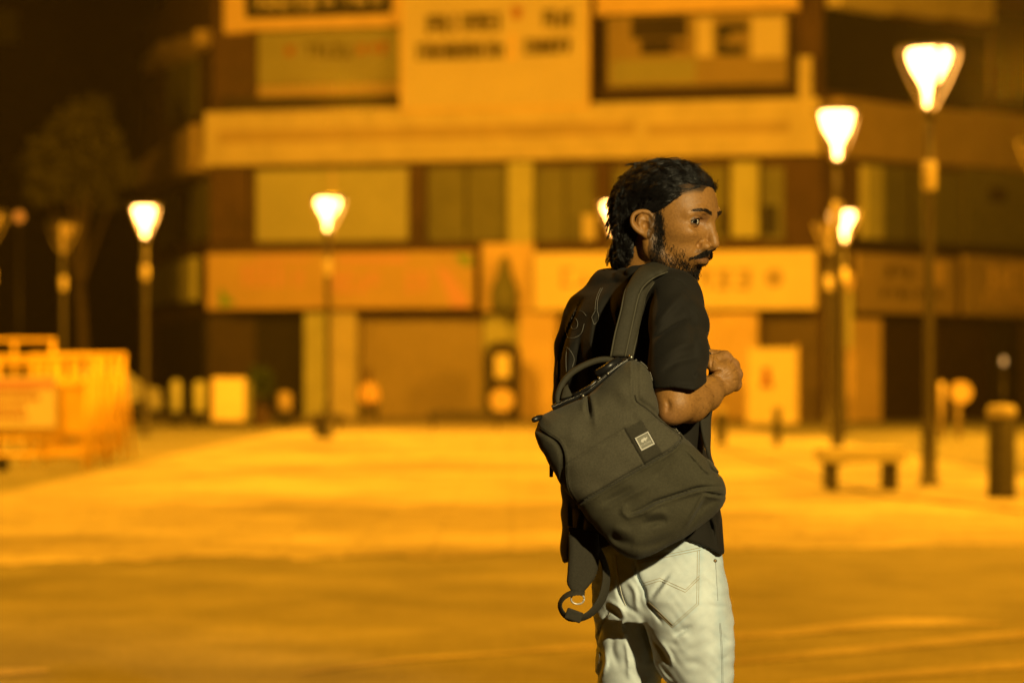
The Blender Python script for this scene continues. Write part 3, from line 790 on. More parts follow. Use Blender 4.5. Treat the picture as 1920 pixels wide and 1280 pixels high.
mb = MB(); mb.lathe([(.18, 0), (.26, .5), (.24, .52)], 14, (c[0], 65, 0)); mesh_obj('pot', mb.v, mb.f, MATS['wall_brown'], t)
mb = MB(); mb.tube([(c[0], 65, .5), (c[0], 65, 1.1)], .03, 6); mesh_obj('stem', mb.v, mb.f, MATS['bark'], t)

# ================================================================== BARRICADES ON THE LEFT
def barricade(px0, px1, D, rz, label, board=False, wheels=False, ztop=None, sheet=False):
    a = W(px0, HOR, D)[0]; b = W(px1, HOR, D)[0]; w = b - a; h = ztop or 1.66
    t = empty('barricade', ((a + b) / 2, D, 0), label, 'barricade', 'yellow barricades at the left', rz)
    mb = MB()
    for z in (h - .04, h - .42, .55, .24): mb.tube([(-w / 2, 0, z), (w / 2, 0, z)], .035, 8)
    for x in (-w / 2, -w / 6, w / 6, w / 2): mb.tube([(x, 0, h), (x, 0, .12)], .032, 8)
    mb.build('frame', MATS['barricade_yellow'], t, True)
    if sheet:
        mb = MB(); mb.box(-w / 2 + .05, w / 2 - .05, -.012, .012, .58, h - .46); mb.build('sheet', MATS['barricade_yellow'], t)
    else:
        mb = MB()
        for k in range(1, 9):
            if k not in (3, 6): x = -w / 2 + w * k / 9; mb.tube([(x, 0, .24), (x, 0, h - .42)], .018, 6)
        mb.build('infill_bars', MATS['barricade_yellow'], t, True)
    for x in (-w / 2 + .02, w / 2 - .02):
        for s in (-1, 1):
            mb = MB(); mb.tube([(x, 0, h - .1), (x, s * .42, .05)], .03, 8); mb.build('leg', MATS['barricade_yellow'], t, True)
    if board:
        mb = MB(); mb.box(-w / 2 + .03, w * .26, -.09, -.05, .62, h - .30); bd = mb.build('notice_board', MATS['barricade_board'], t)
        mb = MB(); mb.box(-w / 2 + .04, w * .25, -.1, -.093, h - .46, h - .34); mb.build('header_stripe', MATS['sign_pink'], bd)
        r = random.Random(7); mb = MB()
        for row, z in enumerate((1.12, 1.0, .86, .74)):
            x = -w / 2 + .1
            while x < w * (.04 if row > 1 else .12):
                l = r.uniform(.03, .07); mb.box(x, x + l, -.098, -.0935, z, z + .06); x += l + .025
        mb.build('lettering', MATS['sign_pink'] if False else MATS['ink_red'], bd)
    if wheels:
        for x in (-w * .38, -w * .12):
            mb = MB(); mb.lathe([(.03, -.03), (.10, -.03), (.11, 0), (.10, .03), (.03, .03)], 16); mb.v = [(xx + x, z - .2, y + .13) for xx, y, z in mb.v]; mb.build('wheel', MATS['rubber'], t, True)
    return t
barricade(-90, 168, 33.2, .05, 'front yellow barricade with a white notice board at the left edge', True, True, 1.62, True)
barricade(60, 192, 35.2, -.15, 'yellow barricade close behind the notice board one, second in the stack', False, False, 1.66)
barricade(110, 218, 36.6, -.22, 'yellow barricade third in the stack at the left', False, False, 1.68)
barricade(130, 236, 38.0, -.25, 'last yellow barricade of the stack, its slanted leg nearest the lamp', False, False, 1.70)
barricade(-120, 100, 41, .0, 'taller yellow barricade rising behind the stack at the left edge', False, False, 1.98)

# ================================================================== TREE, CAR, SITTING MAN
t = empty('street_tree', lamp_at(150, 78), 'dim leafy tree rising above the unlit lamp on the left', 'tree')
D = 78.0; c0 = W(150, 0, D)[0]
mb = MB(); mb.tube(catmull([(c0, D, 0), (c0 + .1, D, 2.5), (c0 - .05, D + .1, 5), (c0 + .1, D, 8.2)], 6), np.linspace(.24, .07, 19), 10)
for (dx, dz, dd) in ((-1.1, 7.2, .3), (1.0, 6.8, -.4), (.6, 9.0, .2), (-.6, 8.6, -.3)): mb.tube(catmull([(c0, D, 4.2), (c0 + dx * .5, D + dd * .5, dz * .82), (c0 + dx, D + dd, dz)], 5), np.linspace(.09, .03, 11), 6)
mesh_obj('trunk', mb.v, mb.f, MATS['bark'], t, True)
Vs = []; Fs = []; n0 = 0
for i, (u, v, r) in enumerate([(95, 285, .7), (222, 330, .6), (70, 320, .6), (80, 360, .5), (168, 200, .55), (150, 250, .9), (185, 262, .7), (120, 300, .8), (165, 310, 1.0), (205, 330, .7), (100, 330, .6), (140, 350, .7), (180, 370, .7), (150, 225, .6), (205, 290, .5)]):
    cc = W(u, v, D + ((i * 7) % 5 - 2) * .4); V, f = leaves(190, cc, (r * 1.25, r, r * .9), .17, 20 + i); Vs.append(V); Fs.append(f + n0); n0 += len(V)
mesh_obj('crown', np.vstack(Vs), np.vstack(Fs), MATS['leaf'], t)

tr2 = copy_tree(t); tr2.location = (t.location.x - 5.2, t.location.y - 4, 0); tr2.rotation_euler = (0, 0, 2.1); tr2.scale = (1.35, 1.35, 1.35); tag(tr2, 'taller dim tree at the far left edge behind the unlit lamps', 'tree')
t = empty('parked_car', lamp_at(170, 72), 'pale parked car in the dark behind the barricades', 'car', rz=.35)
mb = MB()
prof = [(-1.9, .35), (-1.95, .75), (-1.75, .95), (-1.0, 1.02), (-.45, 1.62), (.75, 1.66), (1.5, 1.08), (1.95, .98), (2.0, .5), (1.95, .35)]
n = len(prof)
vs = [(x, -.82, z) for x, z in prof] + [(x, .82, z) for x, z in prof]
mb.add(vs, [tuple(range(n)), tuple(range(n, 2 * n))[::-1]] + [(i, i + n, (i + 1) % n + n, (i + 1) % n) for i in range(n)]); mb.build('body', MATS['car_white'], t, bevel=.06)
mb = MB(); mb.add([(-.95, -.7, 1.06), (-.95, .7, 1.06), (-.5, .66, 1.56), (-.5, -.66, 1.56), (-.99, -.7, 1.075), (-.99, .7, 1.075), (-.53, .66, 1.58), (-.53, -.66, 1.58)], [(0, 1, 2, 3), (7, 6, 5, 4), (0, 4, 5, 1), (1, 5, 6, 2), (2, 6, 7, 3), (3, 7, 4, 0)]); mb.build('windscreen', MATS['glass_dark'], t)
mb = MB(); mb.box(-.35, .7, -.835, -.823, 1.1, 1.52); mb.build('side_window', MATS['glass_dark'], t)
for x in (-1.25, 1.3):
    for s in (-1, 1):
        mb = MB(); mb.lathe([(.05, -.1), (.3, -.1), (.33, -.06), (.33, .06), (.3, .1), (.05, .1)], 18); mb.v = [(xx + x, z + s * .78, y + .33) for xx, y, z in mb.v]; mb.build('wheel', MATS['rubber'], t, True)
for s in (-.6, .6):
    mb = MB(); mb.box(-1.97, -1.9, s - .16, s + .16, .68, .82); mb.build('headlight', MATS['lamp_off'], t)

def small_person():
    D = 66.0; g = lambda u, v, d=0: W(u, v, D + d)
    t = empty('person', lamp_at(692, D), 'person in a pale orange shirt sitting on the step by the warm shutter', 'person')
    F = Field(np.array(g(655, 800, -.75)) - .1, np.array(g(735, 690, .4)) + .1, .02)
    F.ell(g(690, 703, 0), (.095, .11, .125)); F.cap(g(690, 712, .02), g(692, 722, .05), .055, .06)
    F.chain([g(692, 726, .06), g(694, 745, .1), g(695, 763, .12)], [.15, .155, .16], .05)
    for s in (-1, 1):
        F.chain([g(692 + s * 12, 727, .05), g(692 + s * 17, 744, 0), g(692 + s * 10, 754, -.25)], [.06, .05, .04], .03)
        F.chain([g(694 + s * 7, 765, .1), g(692 + s * 14, 760, -.38), g(692 + s * 14, 787, -.42), g(692 + s * 15, 789, -.55)], [.085, .07, .05, .04], .03)
    V, f = F.mesh()
    v = HOR - FPX * (V[:, 2] - EYE) / V[:, 1]
    col = np.tile(np.array((.55, .38, .2)), (len(V), 1)); col[v < 716] = (.10, .06, .04); col[(v > 756) | (V[:, 1] < D - .3)] = (.03, .028, .025)
    mesh_obj('body', V, f, mat('far_person', (.4, .3, .2), .9, attr=True), t, True, attr=col)
    F = Field(np.array(g(675, 712, -.2)) - .05, np.array(g(705, 690, .2)) + .1, .015); F.ell(g(690, 700, .03), (.10, .11, .105)); V, f = F.mesh(); mesh_obj('hair', V, f, MATS['rubber'], t, True)
small_person()
# ================================================================== THE MAN
mat('skin', (.3, .17, .1), .50, attr=True, var=.16, vscale=210, bump=.35, bscale=330, spec=.38)
mat('hair_black', (.007, .006, .005), .42, spec=.55)
mat('beard_black', (.012, .008, .005), .65, spec=.25)
mat('hair_cap', (.006, .005, .005), .8, bump=.6, bscale=150, spec=.2)
mat('shirt_black', (.0108, .0092, .0060), .8, .25, 14, .5, 700, sheen=.02, spec=.25)
mat('thread', (.20, .19, .16), .8)
mat('jeans_blue', (.50, .58, .60), .9, attr=True, var=.10, vscale=22, bump=.18, bscale=1500, spec=.15)
mat('stitch_tan', (.42, .34, .20), .9)
mat('stitch_grey', (.32, .36, .38), .9)
mat('brass', (.30, .2, .1), .4, metal=.8)
mat('sneaker', (.05, .05, .05), .7)
mat('sole', (.6, .6, .58), .8)

man = empty('person', (P(1190, 700)[0], DP, 0), 'man with mullet and beard, black shirt and pale jeans, looking over his shoulder', 'person')
T = np.array
# ------------------------------------------------------------------ head
YAW = math.radians(32); HC = P(1255, 415, .02)
fw = T([math.cos(YAW), -math.sin(YAW), 0]); rt = T([-math.sin(YAW), -math.cos(YAW), 0]); up = T([0, 0, 1.0])
PITCH = math.radians(-3)
fw2 = fw * math.cos(PITCH) + up * math.sin(PITCH); up2 = np.cross(rt, fw2); up2 *= np.sign(up2[2])
HR = np.stack([fw2, rt, up2])                     # world -> local rows
def L(x, y, z): return HC + x * fw2 + y * rt + z * up2
H = Field(HC - T([.15, .15, .21]), HC + T([.15, .15, .15]), .0016)
H.ell(L(-.014, 0, .030), (.103, .074, .086), HR)
H.ell(L(.037, 0, .028), (.052, .060, .056), HR, .03)
H.ell(L(.036, 0, -.030), (.052, .056, .066), HR, .03)
H.ell(L(.018, 0, -.058), (.062, .052, .044), HR, .02)
for s in (1, -1):
    H.chain([L(-.012, s * .056, -.020), L(-.004, s * .055, -.058), L(.020, s * .040, -.083), L(.041, s * .012, -.098)], [.015, .016, .015, .014], .016)
    H.ell(L(.056, s * .044, -.022), (.026, .017, .015), HR, .018)
    H.chain([L(.0875, s * .012, .013), L(.084, s * .032, .0165), L(.068, s * .049, .013)], [.0075, .008, .0065], .014)
H.ell(L(.040, 0, -.097), (.020, .021, .017), HR, .014)
for s in (1, -1): H.ell(L(.091, s * .0355, -.002), (.019, .020, .0145), HR, .012, 'cut')
# nose
H.chain([L(.0875, 0, .004), L(.0925, 0, -.012), L(.0985, 0, -.030), L(.1015, 0, -.0415)], [.0080, .0070, .0076, .0097], .009)
for s in (1, -1):
    H.ell(L(.0860, s * .0145, -.0475), (.0135, .0080, .0090), HR, .006)
    H.cap(L(.096, s * .0060, -.0560), L(.088, s * .0095, -.0568), .0034, .0042, .003, 'cut')
    H.chain([L(.0835, s * .0225, -.037), L(.0795, s * .0240, -.046), L(.0795, s * .0225, -.055)], [.0009, .0011, .0008], .008, 'cut')
H.cap(L(.0955, 0, -.050), L(.087, 0, -.059), .0044, .004, .005)
# muzzle and lips
H.ell(L(.067, 0, -0.0640), (.019, .027, .018), HR, .012)
for s in (1, -1):
    H.chain([L(.0845, 0, -0.0630), L(.0828, s * .009, -0.0630), L(.0785, s * .020, -0.0660), L(.0715, s * .0265, -0.0690)], [.0048, .0052, .0040, .002], .004)
    H.chain([L(.0808, 0, -0.0760), L(.0782, s * .010, -0.0760), L(.0745, s * .020, -0.0730), L(.0710, s * .0260, -0.0700)], [.0058, .0056, .0040, .002], .004)
    H.chain([L(.0880, 0, -0.0700), L(.0848, s * .010, -0.0698), L(.0795, s * .0215, -0.0702), L(.0715, s * .029, -0.0712)], [.0013, .0013, .0013, .0012], .002, 'cut')
H.cap(L(.0715, -.010, -.0900), L(.0715, .010, -.0900), .004, .004, .008, 'cut')
# eyes: ball, then lids with an almond opening
EB = {}
for s in (1, -1):
    ec = L(.0690 - (.007 if s < 0 else 0), s * .0375, -.0010); EB[s] = ec
    def lid(x, y, z, ec=ec, s=s):
        dx, dy, dz = x - ec[0], y - ec[1], z - ec[2]
        f = dx * fw2[0] + dy * fw2[1] + dz * fw2[2]; l = (dx * rt[0] + dy * rt[1]) * s; u = dz * up2[2] + dx * up2[0] + dy * up2[1]
        d = np.sqrt(f * f + l * l + u * u)
        ang = np.arctan2(l, f) - .10
        half = .0049 * np.clip(1 - (ang / 1.08) ** 2, -1, 1)
        op = np.abs(u - .0004 + .0010 * ang) - half
        op = np.where(f > 0, op, .01)
        return np.maximum(np.abs(d - .0144) - .0013, -op)
    H.op(lid, ec - .018, ec + .018, .0018)
    H.ell(ec, (.0116,) * 3, None, .0)
    H.chain([L(.0735, s * .0475, .0110), L(.0825, s * .036, .0130), L(.0845, s * .022, .0085)], [.0028, .0034, .0026], .006)
# ears
for s in (1, -1):
    def E(a, b, o):   # a forward, b up in the plane of the ear, o outward
        return L(-.008 + a * .96 - o * .30, s * (.0705 - a * .36 + o * .93), -.0085 + b * .80)
    ea = .93 * fw2 - .36 * s * rt; ea /= np.linalg.norm(ea); eo = -.30 * fw2 + .93 * s * rt; eo -= ea * (eo @ ea); eo /= np.linalg.norm(eo)
    H.ell(E(-.003, .000, .0035), (.0205, .0062, .0220), T([ea, eo, up2]), .006)
    hel = [E(.012, .002, .004), E(.013, .014, .006), E(.006, .0265, .008), E(-.008, .0285, .010), E(-.0185, .021, .012), E(-.0215, .007, .013), E(-.019, -.007, .012), E(-.0105, -.019, .010), E(-.001, -.0265, .007)]
    hel = catmull(hel, 4); H.chain(list(hel), list(np.linspace(.0032, .0042, len(hel))), .003)
    H.ell(E(.003, -.0265, .007), (.0085, .006, .0085), HR, .004)
    H.chain([E(-.004, .020, .008), E(-.010, .010, .009), E(-.011, -.002, .009), E(-.005, -.013, .008), E(.003, -.017, .007)], [.0026, .003, .0032, .003, .003], .003)
    H.chain([E(.012, -.004, .005), E(.010, -.010, .007)], [.004, .0034], .003)
    H.ell(E(.003, -.004, .013), (.0075, .0075, .0090), HR, .003, 'cut')
    H.chain([E(.004, .010, .012), E(-.003, .021, .013), E(-.014, .014, .0145), E(-.0155, .000, .0150)], [.0022, .0022, .0020, .0016], .003, 'cut')
# neck
NB = P(1204, 552, .05)
H.chain([L(-.035, 0, -.035), L(-.040, 0, -.085), NB], [.050, .050, .048], .02)
H.chain([L(-.012, .060, -.040), L(.0, .035, -.105), P(1245, 540, -.01)], [.010, .012, .014], .012)
# slight furrows
H.carve([([(1292, 423), (1300, 428), (1310, 425)], 2.2, .0009), ([(1309, 447), (1306, 462), (1301, 474)], 3, .0012), ([(1300, 371), (1318, 372), (1330, 376)], 1.6, .0006), ([(1298, 380), (1316, 381)], 1.6, .0005)], ymax=DP + .1)
V, f = H.mesh()
def head_colour(V):
    d = (V - HC); x = d @ fw2; y = d @ rt; z = d @ up2; ay = np.abs(y)
    n = len(V); c = np.tile(T([.300, .140, .032]), (n, 1))
    g = np.exp(-((x - .062) ** 2 / .0011 + (z + .03) ** 2 / .0009)); c *= (1 + .10 * g)[:, None]
    def mixc(w, col):
        w = np.clip(w, 0, 1)[:, None]; c[:] = c * (1 - w) + T(col) * w
    mixc(.45 * np.exp(-((z - .002) / .012) ** 2) * ((x > .06) & (ay > .014) & (ay < .05)), (.17, .085, .05))
    lip = np.exp(-((z + .0700) / .0085) ** 4) * (x > .070) * np.clip((.0275 - ay) / .004, 0, 1) * np.clip((x - .070) / .004, 0, 1)
    mixc(.75 * lip, (.16, .066, .030))
    brow = (ay > .010) & (ay < .052) & (x > .05) & (np.abs(z - (.0155 + .006 * np.sin(np.clip((ay - .010) / .042, 0, 1) * 2.4))) < .0034)
    mixc(.45 * brow, (.04, .025, .015))
    # stubble tint of the beard
    line = -.045 - .020 * np.clip((x - .02) / .06, 0, 1)
    bd = np.clip((line - z) / .022, 0, 1) * (x > -.02) * (z > -.13) * (1 - lip)
    side = np.clip((.030 - x) / .016, 0, 1) * (x > -.004) * np.clip((.02 - z) / .02, 0, 1) * (z > -.09) * (ay > .04)
    mous = np.exp(-((z + .0580) / .005) ** 2) * (x > .066) * np.clip((.033 - ay) / .006, 0, 1)
    mixc(.42 * bd, (.08, .038, .012)); mixc(.75 * side, (.03, .016, .006)); mixc(.6 * mous, (.02, .014, .01))
    mixc(.8 * np.clip((z - (.052 - .30 * np.clip(.075 - x, 0, .2))) / .008, 0, 1) * (x < .085), (.012, .01, .008))
    for s in (1, -1):
        e = V - EB[s]; r = np.linalg.norm(e, axis=1); ball = r < .0118
        c[ball] = (.46, .42, .36)
        gz = fw2 * .90 + rt * .30 + up2 * .02; gz /= np.linalg.norm(gz)
        if s < 0: gz = fw2 * .95 + rt * .30; gz /= np.linalg.norm(gz)
        a = np.arccos(np.clip((e @ gz) / (r + 1e-9), -1, 1))
        c[ball & (a < .50)] = (.022, .012, .008); c[ball & (a < .24)] = (.003, .003, .003)
        rim = (r > .0119) & (r < .0164) & (np.abs(e @ up2) < .0072) & ((e @ fw2) > .006)
        c[rim] = c[rim] * .45
    return c
EYEC = EB
hv, hf, hc = V, f, head_colour(V)
head_bv = bvh_of(V, f)

mat('eye_white', (.5, .46, .40), .12, attr=True, spec=.6)
for s in (1, -1):
    gz = fw2 * .93 + rt * (.52 * s if s > 0 else .30) + up2 * .0; gz /= np.linalg.norm(gz)
    n1, n2 = 40, 26; vs = []; e1 = np.cross(gz, up2); e1 /= np.linalg.norm(e1); e2 = np.cross(e1, gz)
    for j in range(n2 + 1):
        th = math.pi * j / n2; rr = .0134 + (.0006 * max(0, 1 - th / .52) if th < .52 else 0)
        for k in range(n1):
            a = 2 * math.pi * k / n1; vs.append(EB[s] + rr * (gz * math.cos(th) + (e1 * math.cos(a) + e2 * math.sin(a)) * math.sin(th)))
    vs = T(vs); fs = T([(j * n1 + k, j * n1 + (k + 1) % n1, (j + 1) * n1 + (k + 1) % n1, (j + 1) * n1 + k) for j in range(n2) for k in range(n1)])
    th = np.repeat(np.arange(n2 + 1) * math.pi / n2, n1)
    c = np.tile(T([.62, .57, .46]), (len(vs), 1)); c[th < .44] = (.012, .008, .005); c[th < .19] = (.002, .002, .002); c[th > 1.15] = (.40, .28, .22)
    mesh_obj('eye', vs, fs, MATS['eye_white'], man, True, attr=c)
    lash = MB()
    for up_ in (1, -1):
        pts = []
        for ang in np.linspace(-.95, 1.15, 18):
            half = .0049 * max(0, 1 - ((ang - .10) / 1.08) ** 2); u_ = .0004 - .0010 * (ang - .10) + up_ * half
            r_ = math.sqrt(max(.0159 ** 2 - u_ ** 2, 1e-6)); pts.append(EB[s] + r_ * (fw2 * math.cos(ang) + rt * s * math.sin(ang)) + up2 * u_)
        lash.tube(catmull(pts, 2), .0008 if up_ > 0 else .00030, 5)
    lash.build('eyelashes', MATS['hair_black'], man, True, True)

# ------------------------------------------------------------------ right forearm and fist, left arm, plain trunk (inside the clothes)
A = Field(P(1215, 800, -.36) - .02, P(1400, 640, .10) + T([.03, .0, .03]), .0018)
SH = P(1264, 560, -.07); ELB = P(1268, 758, -.205); WR = P(1346, 722, -.075)
A.chain([P(1270, 690, -.16), P(1266, 730, -.19), ELB], [.040, .040, .033], .015)
A.chain([ELB, P(1292, 752, -.165), P(1322, 738, -.115), WR], [.0335, .0385, .0315, .0235], .015)
A.ell(P(1256, 778, -.214), (.019, .018, .016), None, .014)
MC = [P(1359, 671, -.052), P(1373, 684, -.058), P(1380, 702, -.058), P(1378, 721, -.050)]
for q, r in zip(MC, (.0125, .0122, .0118, .0115)):
    mid = WR + (q - WR) * .5 + T([0, -.012, .002]); A.chain([WR, mid, q], [.018, .0155, r], .012)
    A.ell(q + T([.002, -.003, 0]), (r * .95,) * 3, None, .005)
A.ell(P(1364, 704, -.050), (.020, .019, .030), None, .012)
for q, r, dz in zip(MC, (.0105, .0105, .0100, .0088), (.004, .001, -.002, -.004)):     # curled fingers round the strap
    p1 = q + T([.004, .030, dz]); p2 = p1 + T([-.030, .012, dz]); p3 = p2 + T([-.012, -.018, dz * .5])
    A.chain([q, p1, p2, p3], [r, r, r * .92, r * .8], .003)
A.chain([P(1352, 716, -.078), P(1345, 694, -.086), P(1334, 680, -.080), P(1322, 679, -.066)], [.0165, .0135, .0115, .0105], .006)   # thumb
A.chain([P(1326, 672, -.075), P(1345, 673, -.066), P(1357, 668, -.056)], [.0085, .010, .011], .006)
A.carve([([(1326, 703), (1338, 698), (1352, 695)], 2.4, 0.0067), ([(1337, 667), (1335, 678), (1334, 690)], 1.6, 0.0033), ([(1372, 671), (1366, 684)], 1.8, 0.0024),
         ([(1382, 693), (1372, 697)], 1.6, 0.0021), ([(1386, 713), (1374, 712)], 1.6, 0.0019), ([(1345, 712), (1362, 716), (1374, 725)], 1.8, 0.0012), ([(1340, 720), (1355, 722), (1366, 732)], 1.8, 0.0012),
         ([(1352, 700), (1362, 690), (1366, 676)], 2.2, -0.0015), ([(1356, 706), (1370, 698), (1378, 688)], 2.2, -0.0015), ([(1356, 741), (1366, 742), (1378, 734)], 2, 0.0015),
         ([(1249, 748), (1254, 760), (1251, 774)], 5, 0.0045), ([(1296, 742), (1330, 744)], 6, -0.0015)], ymax=DP + .0)
av, af = A.mesh()
def arm_colour(V):
    n = len(V); c = np.tile(T([.315, .148, .035]), (n, 1))
    w = .35 * np.exp(-(np.linalg.norm(V - P(1256, 780, -.22), axis=1) / .022) ** 2); c = c * (1 - w[:, None]) + T([.22, .10, .06]) * w[:, None]
    for q in MC:
        w = .35 * np.exp(-(np.linalg.norm(V - q - T([.006, -.01, 0]), axis=1) / .010) ** 2); c = c * (1 - w[:, None]) + T([.22, .10, .06]) * w[:, None]
    return c
Bd = Field(T([.02, 4.45, 0.0]), T([.46, 5.0, 1.56]), .012)
Bd.chain([NB, P(1195, 580, .05)], [.045, .06], .03)
Bd.loft([(570, 1100, 1285, .02, .07), (700, 1085, 1290, .02, .08), (850, 1085, 1300, .02, .08), (1000, 1090, 1330, .02, .08), (1080, 1140, 1335, .02, .06)], -.35, .02)
Bd.chain([P(1268, 560, -.07), P(1272, 690, -.16)], [.045, .04], .03); Bd.chain([P(1098, 600, .13), P(1080, 720, .17), P(1110, 790, .22)], [.022, .020, .018], .01)
Bd.chain([P(1300, 1120, -.04), P(1312, 1540, -.03), T([.345, 4.64, .09])], [.045, .030, .03], .02); Bd.chain([P(1180, 1120, .08), P(1180, 1540, .08), T([.225, 4.82, .09])], [.045, .030, .03], .02)
bv_, bf_ = Bd.mesh()
allv = np.vstack([hv, av, bv_]); allf = np.vstack([hf, af + len(hv), bf_ + len(hv) + len(av)])
allc = np.vstack([hc, arm_colour(av), np.tile(T([.33, .175, .092]), (len(bv_), 1))])
mesh_obj('body', allv, allf, MATS['skin'], man, True, attr=allc)

# ------------------------------------------------------------------ hair: a dark under layer and many strands
G = Field(HC - T([.17, .17, .15]), HC + T([.16, .17, .16]), .004)
G.ell(L(-.014, 0, .032), (.104, .078, .084), HR)
G.ell(L(.020, 0, .073), (.052, .050, .031), HR, .02)           # quiff
G.ell(L(.050, -.008, .074), (.030, .040, .021), HR, .02)
G.ell(L(-.068, .0, -.005), (.036, .062, .062), HR, .03)
G.ell(L(-.056, .010, -.055), (.034, .050, .046), HR, .03)
G.ell(P(1170, 482, .06), (.022, .040, .026), None, .02)
G.ell(L(.020, .066, .040), (.034, .016, .026), HR, .015)
# clear the face and ears
def facecut(x, y, z):
    dx, dy, dz = x - HC[0], y - HC[1], z - HC[2]
    f_ = dx * fw2[0] + dy * fw2[1] + dz * fw2[2]; l = dx * rt[0] + dy * rt[1]; u = dx * up2[0] + dy * up2[1] + dz * up2[2]
    a = np.abs(l)
    lim = .020 + .048 * np.clip((u - .018) / .040, 0, 1) + .020 * np.clip((u - .056) / .02, 0, 1) + np.where(a < .05, (.05 - a) * .20, 0)
    lim = np.where(u < -.005, -.030 - .020 * np.clip((-.02 - u) / .02, 0, 1), lim)
    lim = np.where((u < .020) & (u >= -.005), -.030 + (u + .005) / .025 * .050, lim)
    return lim - f_            # positive = keep region is f_<lim
G.op(lambda x, y, z: -facecut(x, y, z), HC - .17, HC + .17, .006, 'and')
gv, gf = G.mesh()
mesh_obj('hair_underlayer', gv, gf, MATS['hair_cap'], None)   # re-parented under hair below
cap_o = bpy.data.objects['hair_underlayer']

def strands(roots, dirfn, length, steps, r0, fld, lift=.004, wave=.0, seed=1, flat=.7, jit=.12):
    g = np.random.default_rng(seed); n = len(roots)
    p = roots.copy(); pts = [p.copy()]; ph = g.random(n) * 6.28; k = (.8 + .5 * g.random(n)); ln = length * (.55 + .6 * g.random(n))
    lf = lift * (.2 + g.random(n) ** 2 * 1.3)
    for s in range(steps):
        d = dirfn(p, g) + g.normal(size=(n, 3)) * jit
        gr = fld.grad(p)
        side = np.cross(gr, d)
        d = d + side * (wave * np.sin(ph + s * k * .85))[:, None]
        d -= gr * (d * gr).sum(1, keepdims=True) * flat
        d /= np.linalg.norm(d, axis=1, keepdims=True) + 1e-9
        p = p + d * (ln / steps)[:, None]
        dist = fld.sample(p); want = lf * (s + 1) / steps
        corr = np.clip(want - dist, -.0025, .006)
        p = p + gr * corr[:, None]
        pts.append(p.copy())
    Pts = np.stack(pts, 1)
    prof = np.concatenate([[1.0], np.ones(steps - 2), [.75, .25]])
    R = r0 * (.7 + .6 * g.random((n, 1))) * prof[None]
    return Pts, R
def surf_points(V, f, n, seed, keep=None):
    g = np.random.default_rng(seed); a = V[f[:, 0]]; b = V[f[:, 1]]; c = V[f[:, 2]]; d = V[f[:, 3]]
    ar = np.linalg.norm(np.cross(c - a, d - b), axis=1)
    cen = (a + b + c + d) / 4
    if keep is not None: ar = ar * keep(cen)
    i = g.choice(len(f), n, p=ar / ar.sum()); u = g.random((n, 1)); v = g.random((n, 1))
    return a[i] * (1 - u) * (1 - v) + b[i] * u * (1 - v) + c[i] * u * v + d[i] * (1 - u) * v
def loc(p): d = p - HC; return d @ fw2, d @ rt, d @ up2
def flow(p, g):
    x, y, z = loc(p)
    back = np.clip((.05 - x) / .12, 0, 1)            # 0 at the fringe, 1 at the back
    down = np.clip((.055 - z) / .07, 0, 1) * np.clip((.045 - x) / .05, 0, 1)
    d = -fw2[None] * (1.0 - .55 * back[:, None] * (z < .05)[:, None]) - up2[None] * (.15 + 1.1 * down * (.3 + .9 * back))[:, None] + rt[None] * (np.sign(y) * .10)[:, None]
    return d
def locks(n_guides, n_per, length, steps, lift, wave, seed, keep, r0, flatg=.55, tight=.85, spread=.012, lead=None, lock_r=.0016):
    gr = surf_points(gv, gf, n_guides, seed, keep)
    GP, _ = strands(gr, lead or flow, length, steps, .0005, G, lift, wave, seed + 1, flatg, .04)
    g = np.random.default_rng(seed + 2)
    rep = np.repeat(np.arange(n_guides), n_per); n = len(rep)
    off = g.normal(size=(n, 3)) * spread
    base = GP[rep]
    t = np.linspace(0, 1, steps + 1)[None, :, None]
    tip = 1 - tight * t ** .7
    curl = g.normal(size=(n, 3))[:, None, :] * .0008 * np.sin(t * (5 + 6 * g.random((n, 1, 1))) + 6.28 * g.random((n, 1, 1)))
    Pp = base + off[:, None, :] * tip + curl
    flat_ = Pp.reshape(-1, 3); d = G.sample(flat_); push = np.clip(.0008 - d, 0, .02)[:, None] * G.grad(flat_)
    Pp = (flat_ + push).reshape(Pp.shape)
    prof = np.concatenate([[.8], np.ones(steps - 2), [.7, .2]])
    lr = lock_r * (.6 + .7 * g.random((n_guides, 1))) * np.interp(np.linspace(0, 1, steps + 1), [0, .15, .5, .75, 1], [.4, .9, 1, .7, .1])[None]
    return (Pp, r0 * (.7 + .6 * g.random((n, 1))) * prof[None]), (GP, lr)
def keepers(Pt, R):
    q = Pt.reshape(-1, 3); fx, fy, fz = loc(q); onear = (np.hypot((fx + .006) / .027, (fz + .005) / .031) < 1) & (np.abs(fy) > .055)
    bad = ((facecut(q[:, 0], q[:, 1], q[:, 2]) < -.005) | onear).reshape(Pt.shape[:2]).any(1)
    return Pt[~bad], R[~bad]
near = lambda c: ((c @ rt - HC @ rt) > -.06).astype(float)
def joined(a):
    (p, r), (gp, lr) = a
    p, r = keepers(p, r); gp, lr = keepers(gp, lr)
    va, fa = tubes(p, r, 3); vb, fb = tubes(gp, lr, 7)
    return np.vstack([va, vb]), np.vstack([fa, fb + len(va)])
v1, f1 = joined(locks(400, 30, .078, 13, .0050, .85, 3, near,   .00024, spread=.0050))
